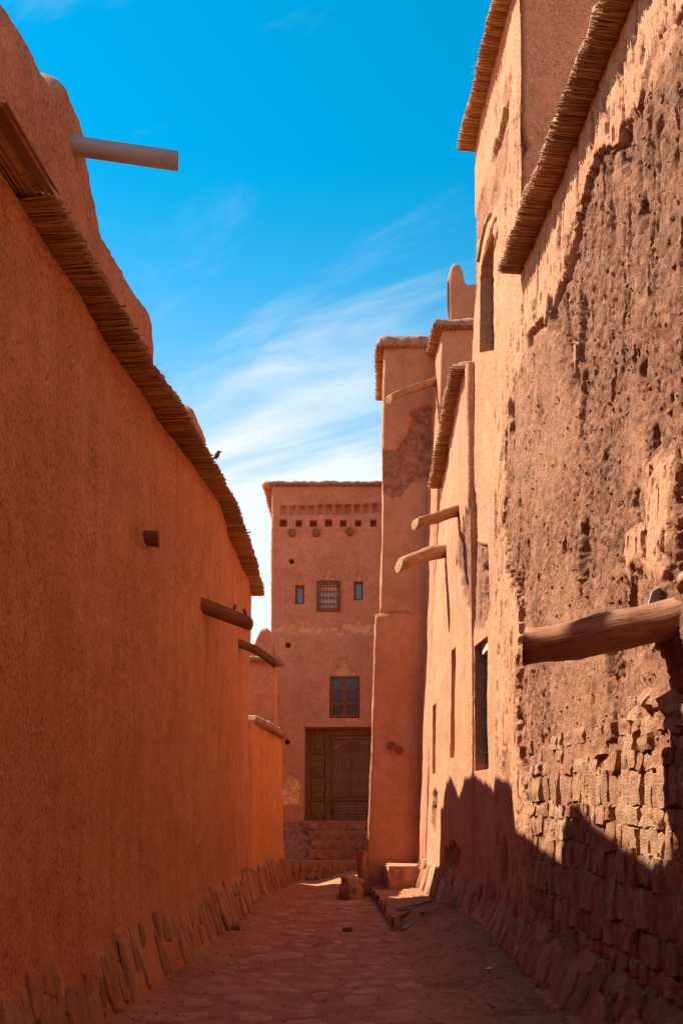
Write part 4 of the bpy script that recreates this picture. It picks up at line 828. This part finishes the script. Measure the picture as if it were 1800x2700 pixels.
# shaded end wall of the taller part, seen above the near roof
xs = np.concatenate([np.arange(xf + 0.004, 3.2, 0.022), [3.6, 4.4, 6]]); zs = np.concatenate([np.arange(Z1 - 0.2, Z2, 0.026), [Z2]])
G2 = np.empty((len(xs), len(zs), 3)); G2[:, :, 0] = xs[:, None]; G2[:, :, 1] = YB + 0.0; G2[:, :, 2] = zs[None]
p2 = G2.reshape(-1, 3); px2, py2, k2 = proj(p2)
e2_ = sstep(sdist(px2, py2 + fbm(p2, 8, 2, .5, 131) * 10, [(1340, 250), (1372, 262), (1375, 330), (1398, 385), (1372, 420), (1350, 400), (1340, 380)]) * k2, -0.005, 0.02)
p2 = p2.copy(); p2[:, 1] -= fbm(p2, (0.9, 0.9, 0.7), 3, .5, 133) * 0.04 + fbm(p2, 9, 3, .55, 135) * 0.012 - e2_ * (0.04 + fbm(p2, 15, 3, .6, 136) * .02) - 0.05 * sstep(xf + 0.06 - p2[:, 0], 0, 0.06)
F2 = grid_faces(len(xs), len(zs)) + len(V)
# roofs, rear and far faces
C3 = np.array([(2.078 + 0.0496 * 8 + 0.06, -8, Z1 - .01), (6, -8, Z1 - .01), (6, YB + 0.02, Z1 - .01), (xf + 0.02, YB + 0.02, Z1 - .01), (xf - 0.02, YB, Z2 - .01), (6, YB, Z2 - .01), (6, YE, Z2 - .01), (1.64, YE, Z2 - .01), (1.62, YE, -0.3), (6, YE, -0.3), (6, -8, -.3), (2.4, -8, -.3), (2.4, -8, Z1 - .01)], float)
nb = len(V) + len(p2); F3 = np.array([(0, 1, 2, 3), (4, 5, 6, 7), (8, 7, 6, 9), (10, 9, 6, 1), (11, 10, 1, 12)]) + nb
Va = np.concatenate([V, p2, C3]); Fa = np.concatenate([Fq, F2, F3])
used = np.unique(Fa); rm = np.full(len(Va), -1); rm[used] = np.arange(len(used)); me = mesh('wall', Va[used], rm[Fa])
attr(me, 'erode', np.concatenate([e_, e2_, np.zeros(len(C3))])[used]); me.set_sharp_from_angle(angle=R(55)); obj('wall', me, M_right, NH)
fx = lambda y, z=0: 2.078 - 0.0496 * y + 0.0035 * z
eave([(fx(YB, 6.6), YB - 0.0, Z1), (fx(3.6, 6.6), 3.6, Z1)], 0.215, NH, rise=0.02, seed=111, thick=0.1, inset=0.15, cope_in=0.5)
eave([(fx(3.6, 6.6), 3.58, Z1), (fx(-8, 6.6), -8, Z1)], 0.215, NH, rise=0.02, seed=112, thick=0.1, layers=1, straw=False)
eave([(fx(YE, 9.5), YE + 0.02, Z2 - .01), (fx(YB, 9.5), YB - 0.05, Z2 - .01)], 0.2, NH, rise=0.02, seed=113, thick=0.1, inset=0.15, cope_in=0.5)
# two iron-barred windows deep in the wall
def barred(y0, y1, z0, z1, label):
    x = fx((y0 + y1) / 2, z0) + 0.125; cy, cz = (y0 + y1) / 2, (z0 + z1) / 2; f = MB()
    for s in (-1, 1): f.box((x, cy + s * (y1 - y0 - 0.05) / 2, cz), (0.03, 0.04, z1 - z0)); f.box((x, cy, cz + s * (z1 - z0 - 0.04) / 2), (0.028, y1 - y0 - 0.08, 0.04))
    fo = f.build('window', M_iron, NH); fo['label'] = label; MB().box((x + 0.012, cy, cz), (0.006, y1 - y0, z1 - z0)).build('pane', M_glass, fo)
    for k in range(1, 6): yy = y0 + (y1 - y0) * k / 6; MB().tube((x - 0.01, yy, z0), (x - 0.01, yy, z1), 0.008, n=6).build('bar', M_iron, fo)
    n = int((z1 - z0) / 0.16)
    for k in range(1, n): MB().tube((x - 0.02, y0, z0 + (z1 - z0) * k / n), (x - 0.02, y1, z0 + (z1 - z0) * k / n), 0.007, n=6).build('bar', M_iron, fo)
    return fo
barred(9.18, 9.84, 6.55, 7.75, 'narrow iron barred window high in the sunlit wall'); w_ = barred(9.54, 10.14, 2.0, 3.42, 'tall iron barred window low in the sunlit wall')
MB().box((fx(9.8, 3.4) + 0.07, 9.75, 3.38), (0.05, 0.5, 0.11)).build('lintel', M_white, NH)
# bent canes over the upper window
for q in (((1303, 565), (1290, 590), (1278, 640), (1270, 690)), ((1306, 600), (1301, 640), (1290, 670), (1285, 692))):
    m = MB(); pts = []
    for x, y in q: yy = 2.078 / ((x - CX) / F + 0.0496); v = at(x, y, yy); v.x -= 0.045; pts.append(v)
    for a, b in zip(pts, pts[1:]): m.tube(a, b, 0.022, 0.02, 8, 0.9)
    m.build('bent_cane', M_bal, NH, True)
# big gutter log in the foreground with torn tin behind it
big = log_part('spout', at(1815, 1612, 4.72) + Vector((0.05, 0, 0)), at(1382, 1702, 5.0), 0.116, 0.108, NH, M_logm, 'big hollowed log spout jutting from the bare right-hand wall', bend=-0.022, cut=0.25, seed=119, n=24)
tin = MB()
for a, b, c, d in (((1700, 1622), (1718, 1560), (1740, 1545), (1745, 1610)), ((1735, 1600), (1745, 1552), (1768, 1570), (1775, 1615))):
    q = [at(*s, 4.95) for s in (a, b, c, d)]; e = [v + Vector((0.0, 0.02, 0.004)) for v in q]; tin.add(q + e, [(0, 1, 2, 3), (7, 6, 5, 4), (0, 4, 5, 1), (1, 5, 6, 2), (2, 6, 7, 3), (3, 7, 4, 0)])
tin.build('tin_scrap', M_tin, NH)
rs = random.Random(29)
place('root_stone', ROCKS[3], at(1760, 1690, 4.9), Euler((0.3, 0.2, 0.4)), (0.13, 0.12, 0.12), NH)
# rubble stones laid in courses where the plaster has gone
z = 0.36
for h in (0.16, 0.12, 0.2, 0.28, 0.2, 0.18, 0.12, 0.23, 0.115, 0.12, 0.11):
    y = 4.2 + rs.uniform(0, 0.1)
    while y < 7.72:
        wd = rs.choice((rs.uniform(0.07, 0.12), rs.uniform(0.1, 0.17), rs.uniform(0.12, 0.2), rs.uniform(0.16, 0.28))) if h > 0.13 else rs.uniform(0.08, 0.28)
        hh = h * rs.uniform(0.8, 1.1); zc_ = z + h / 2 + (y - 6) * 0.012 + rs.uniform(-.012, .012)
        if not (z > 1.85 and rs.random() < 0.45):
            place('stone', rs.choice(ROCKS), (fx(y, z) + 0.068 + rs.uniform(-0.012, 0.018), y + wd / 2, zc_), Euler((rs.uniform(-.1, .1), rs.uniform(-.1, .1), rs.uniform(-.12, .12))), (0.17, wd * 1.1, hh * 1.1), NH)
        y += wd * 0.98
    z += h * 0.97
for px, py, s in ((1700, 1840, .13), (1720, 1850, .12), (1760, 1860, .16), (1660, 1890, .1), (1565, 1832, .05), (1650, 1860, .09), (1780, 1905, .14)):
    yy = 2.078 / ((px - CX) / F + 0.0496); q = at(px, py, yy); place('stone', rs.choice(ROCKS), (q.x + 0.06, q.y, q.z), Euler((rs.random(), rs.random(), rs.random())), (s, s, s * 1.2), NH)
plinth(NH, 4.2, 10.3, lambda y: fx(y), -1, 0.3, 0.46, 24, 0.26, cb_near)
# crumbs, straw and pebbles stuck in the bare mud
K = 5200; yy_ = rng.uniform(4.4, 8.1, K) ; zz_ = rng.uniform(0.5, 6.4, K); q0 = np.stack([2.078 - 0.0496 * yy_ + 0.0035 * zz_, yy_, zz_], 1)
of, er_ = cb_near(q0, np.tile([[-1.0, 0, 0]], (K, 1))); q0[:, 0] -= of; st = MB(); pb = MB()
for c, e1 in zip(q0, er_):
    c = Vector(c)
    if e1 < 0.4 and rs.random() < 0.6: continue
    if rs.random() < 0.62:
        v = Vector((rs.uniform(-.6, .1), rs.uniform(-1, 1), rs.uniform(-1.4, 1.4))).normalized() * rs.uniform(0.008, 0.032); st.tube(c - v + Vector((-0.003, 0, 0)), c + v + Vector((-0.005, 0, 0)), 0.0017, 0.001, 3, rs.uniform(0.6, 1), False)
    elif e1 > 0.5:
        r = 0.004 + 0.016 * rs.random() ** 3; d3 = [Vector((rs.uniform(-1, 1), rs.uniform(-1, 1), rs.uniform(-1, 1))).normalized() * r * rs.uniform(0.6, 1.2) for _ in range(6)]
        o6 = [Vector(t_) * r for t_ in ((1, 0, 0), (-1, 0, 0), (0, 1, 0), (0, -1, 0), (0, 0, 1), (0, 0, -1))]; pb.add([c + a * 0.35 + b for a, b in zip(d3, o6)], [(0, 2, 4), (2, 1, 4), (1, 3, 4), (3, 0, 4), (2, 0, 5), (1, 2, 5), (3, 1, 5), (0, 3, 5)])
po = pb.build('pebbles', M_rubble, NH, True); po['kind'] = 'stuff'
so = st.build('straw', M_reed, NH, False, 'tint'); so['kind'] = 'stuff'

# ================================================================== LOOSE THINGS
sb = thing('step_block', 'sunlit mud and stone step block at the foot of the tall tower', 'step', (1.0, 14.3, 0.1))
lump_block('block', 0.76, 1.3, 14.12, 14.95, 0.05, 0.54, M_right, sb, 141, 0.03, 0.085)
for k, (px, py, yy, s, lab) in enumerate(((925, 2345, 14.1, (0.34, 0.42, 0.42), 'rounded dark boulder at the alley bend'), (957, 2335, 14.5, (0.17, 0.22, 0.85), 'tall narrow stone leaning on the tower corner behind the boulder'))):
    q = at(px, py, yy); me = rock_mesh(150 + k, 8, 0.42, 0.24); me.materials.append(M_slab); z0 = gz(q.x, yy)
    o = place('boulder', me, (q.x, yy, z0 + s[2] * 0.42), Euler((0.05, 0.06 * (1 - 2 * k), 0.3)), s, None); prm(o, lab, 'boulder')
q = at(916, 2458, 10.5); o = obj('brick', box_mesh((0.125, 0.06, 0.05), 0.1), M_brick, None, Matrix.Translation((q.x, 10.55, gz(q.x, 10.55) + 0.024)) @ Matrix.Rotation(0.04, 4, 'Z')); prm(o, 'loose red brick lying in the middle of the path', 'brick')
for k, (px, py, s, lab) in enumerate(((622, 2452, 0.075, 'small dark stone on the path by the left wall'), (634, 2426, 0.06, 'black pebble in the wall foot behind the small stone'))):
    Yg = (EYE - 0.05) * F / (py + 8 - HY); q = at(px, py, Yg); me = rock_mesh(160 + k, 4, 0.5, 0.14); me.materials.append(M_slab)
    prm(place('loose_stone', me, (q.x, Yg, gz(q.x, Yg) + s * 0.3), Euler((0, 0, k)), (s * 1.5, s, s), None), lab, 'stone')
q = at(1287, 2575, 7.6); m = MB(); m.add([(-.03, -.02, .004), (.02, -.028, .012), (.034, .02, .02), (-.02, .026, .006), (-.03, -.02, .001), (.02, -.028, .009), (.034, .02, .017), (-.02, .026, .003)], [(0, 1, 2, 3), (7, 6, 5, 4), (0, 4, 5, 1), (1, 5, 6, 2), (2, 6, 7, 3), (3, 7, 4, 0)])
prm(m.build('paper_scrap', M_paper, None, False, None, Matrix.Translation((q.x, 7.6, gz(q.x, 7.6)+.004))), 'scrap of white paper on the dark earth bank', 'litter')
q = at(1295, 2672, 6.5); prm(log_part('wood_chip', (q.x, 6.42, gz(q.x, 6.42) + 0.012), (q.x - 0.02, 6.6, gz(q.x, 6.6) + 0.03), 0.014, 0.008, None, M_log, seed=171, n=6), 'pale wood splinter at the bottom of the earth bank', 'stick')
yy = 2.078 / ((1406 - CX) / F + 0.0496); q = at(1406, 2100, yy); m = MB(); m.tube(q + Vector((-.03, 0, -.04)), q + Vector((-.03, -.02, .05)), 0.008, 0.005, 5); prm(m.build('plastic_strip', M_green, None), 'green plastic strip caught between the rubble stones', 'litter')
# broken planks dumped on the ledge
pl = [((1062, 2428), (1145, 2404), 0.075, M_grey, 'grey plank lying lowest in the scrap pile'), ((1048, 2398), (1140, 2388), 0.09, M_grey, 'grey board lying flat at the back of the scrap pile'), ((1075, 2400), (1115, 2420), 0.05, M_grey, 'short grey plank lying crosswise on the scrap pile'),
      ((1050, 2418), (1100, 2412), 0.06, M_door, 'brown plank in the middle of the scrap pile'), ((1115, 2402), (1150, 2410), 0.09, M_grey, 'blunt grey board end beside the wall foot')]
for k, (a, b, wd, mt, lab) in enumerate(pl):
    Ya, Yb = ((EYE - 0.17) * F / (q_[1] - HY) for q_ in (a, b)); A, B = at(*a, Ya), at(*b, Yb); A.z = gz(A.x, A.y) + 0.02 + 0.014 * k; B.z = gz(B.x, B.y) + 0.03 + 0.018 * k; d = B - A; x = d.normalized(); yv = Vector((0, 0, 1)).cross(x).normalized()
    mtx = Matrix.Translation((A + B) / 2) @ Matrix((x, yv, x.cross(yv))).transposed().to_4x4()
    prm(obj('broken_plank', box_mesh((d.length, wd, 0.022), 0.15), mt, None, mtx), lab, 'plank', 'planks of the scrap pile')
# kerb stones along the ledge
for k in range(16):
    y = 10.6 + 0.27 * k; x = float(np.interp(y, [10.6, 12.0, 13.4, 15.2], [0.70, 0.66, 0.60, 0.54]))
    place('kerb_stone', rs.choice(SLABS), (x - 0.01, y, gz(x - 0.1, y) + 0.06), Euler((rs.uniform(-.1, .1), 0.05, rs.uniform(-.2, .2))), (0.1, 0.26, 0.2), ground)
# birds
def bird(loc, yaw, s, label):
    t = thing('bird', label, 'bird', loc, 'birds resting on the left house')
    prof = [(-1.05, 0.02, .10), (-0.75, 0.05, .07), (-0.45, 0.13, .03), (-0.1, 0.26, 0), (0.2, 0.29, .02), (0.42, 0.22, .08), (0.55, 0.19, .16), (0.7, 0.185, .2), (0.84, 0.12, .19), (0.93, 0.045, .17), (1.08, 0.006, .14)]
    n = 12; V = []; tilt = R(52)
    for x, r, off in prof:
        for k in range(n):
            a = 2 * math.pi * k / n; y, z = math.cos(a) * r * (1.0 if x > -0.5 else 1.5), math.sin(a) * r * (1.0 if x > -0.5 else 0.45) + off
            X, Zz = x * math.cos(tilt) - z * math.sin(tilt), x * math.sin(tilt) + z * math.cos(tilt)
            if x > 0.5: X, Zz = X + (x - 0.5) * 0.45, Zz - (x - 0.5) * 0.38
            V.append(((X * math.cos(yaw) - y * math.sin(yaw)) * s, (X * math.sin(yaw) + y * math.cos(yaw)) * s, (Zz + 0.62) * s))
    Fc = [(i * n + k, (i + 1) * n + k, (i + 1) * n + (k + 1) % n, i * n + (k + 1) % n) for i in range(len(prof) - 1) for k in range(n)] + [tuple(range(n)), tuple(range((len(prof) - 1) * n, len(prof) * n))[::-1]]
    obj('body', mesh('body', [Vector(v) + Vector(loc) for v in V], [f[::-1] for f in Fc]), M_bird, t)
    for q in (-1, 1):
        o = Vector((-math.sin(yaw), math.cos(yaw), 0)) * 0.1 * s * q + Vector(loc); MB().tube(o, o + Vector((0, 0, 0.45 * s)), 0.02 * s, n=5).build('leg', M_beak, t)
la, lb = at(541, 1600, 9.0), at(657, 1645, 9.35)
for t_, yaw, lab in ((0.66, 1.2, 'small bird on the dark log spout, farther from its tip'), (0.90, 2.4, 'small bird perched at the tip of the dark log spout')):
    c = la.lerp(lb, t_); bird((c.x, c.y, c.z + 0.072), yaw, 0.062, lab)
bird((-1.25, 8.55, ZL + 0.075), 0.7, 0.085, 'small bird perched on the eave coping of the long left house')

# ================================================================== UNSEEN BLOCKS ADDED BEHIND THE CAMERA TO DARKEN THE FOREGROUND
BH = thing('rear_shade_house', 'unseen mud house added behind the viewer to lower the foreground light', 'house', (0, -9, 0))  # out of view; added to cut the light reaching the foreground
solid('wall', [loft([(-6, -12, -6, -12, 6.5, .1, 1), (6, -12, 6, -12, 6.5, .1, 1), (6, -7.6, 6, -7.6, 6.5, .1, 1), (-6, -7.6, -6, -7.6, 6.5, .1, 1)], -0.3, 0.5, plain())], M_mid, BH)
CP = thing('overhead_shade_block', 'unseen room added above and behind the viewer to darken the foreground', 'house', (0, -3, 3.4))  # out of view; added to block sky and bounce light near the camera
solid('wall', [loft([(-3.2, -7.7, -3.2, -7.7, 6.4, .05, 1), (3.2, -7.7, 3.2, -7.7, 6.4, .05, 1), (3.2, 1.2, 3.2, 1.2, 6.4, .05, 0.4), (-3.2, 1.2, -3.2, 1.2, 6.4, .05, 1)], 3.3, 0.3, plain())], M_mid, CP)
MB().box((0, -3.25, 3.32), (6.3, 8.8, 0.05)).build('shade_block_underside', M_logd, CP)  # underside of the added light blocker
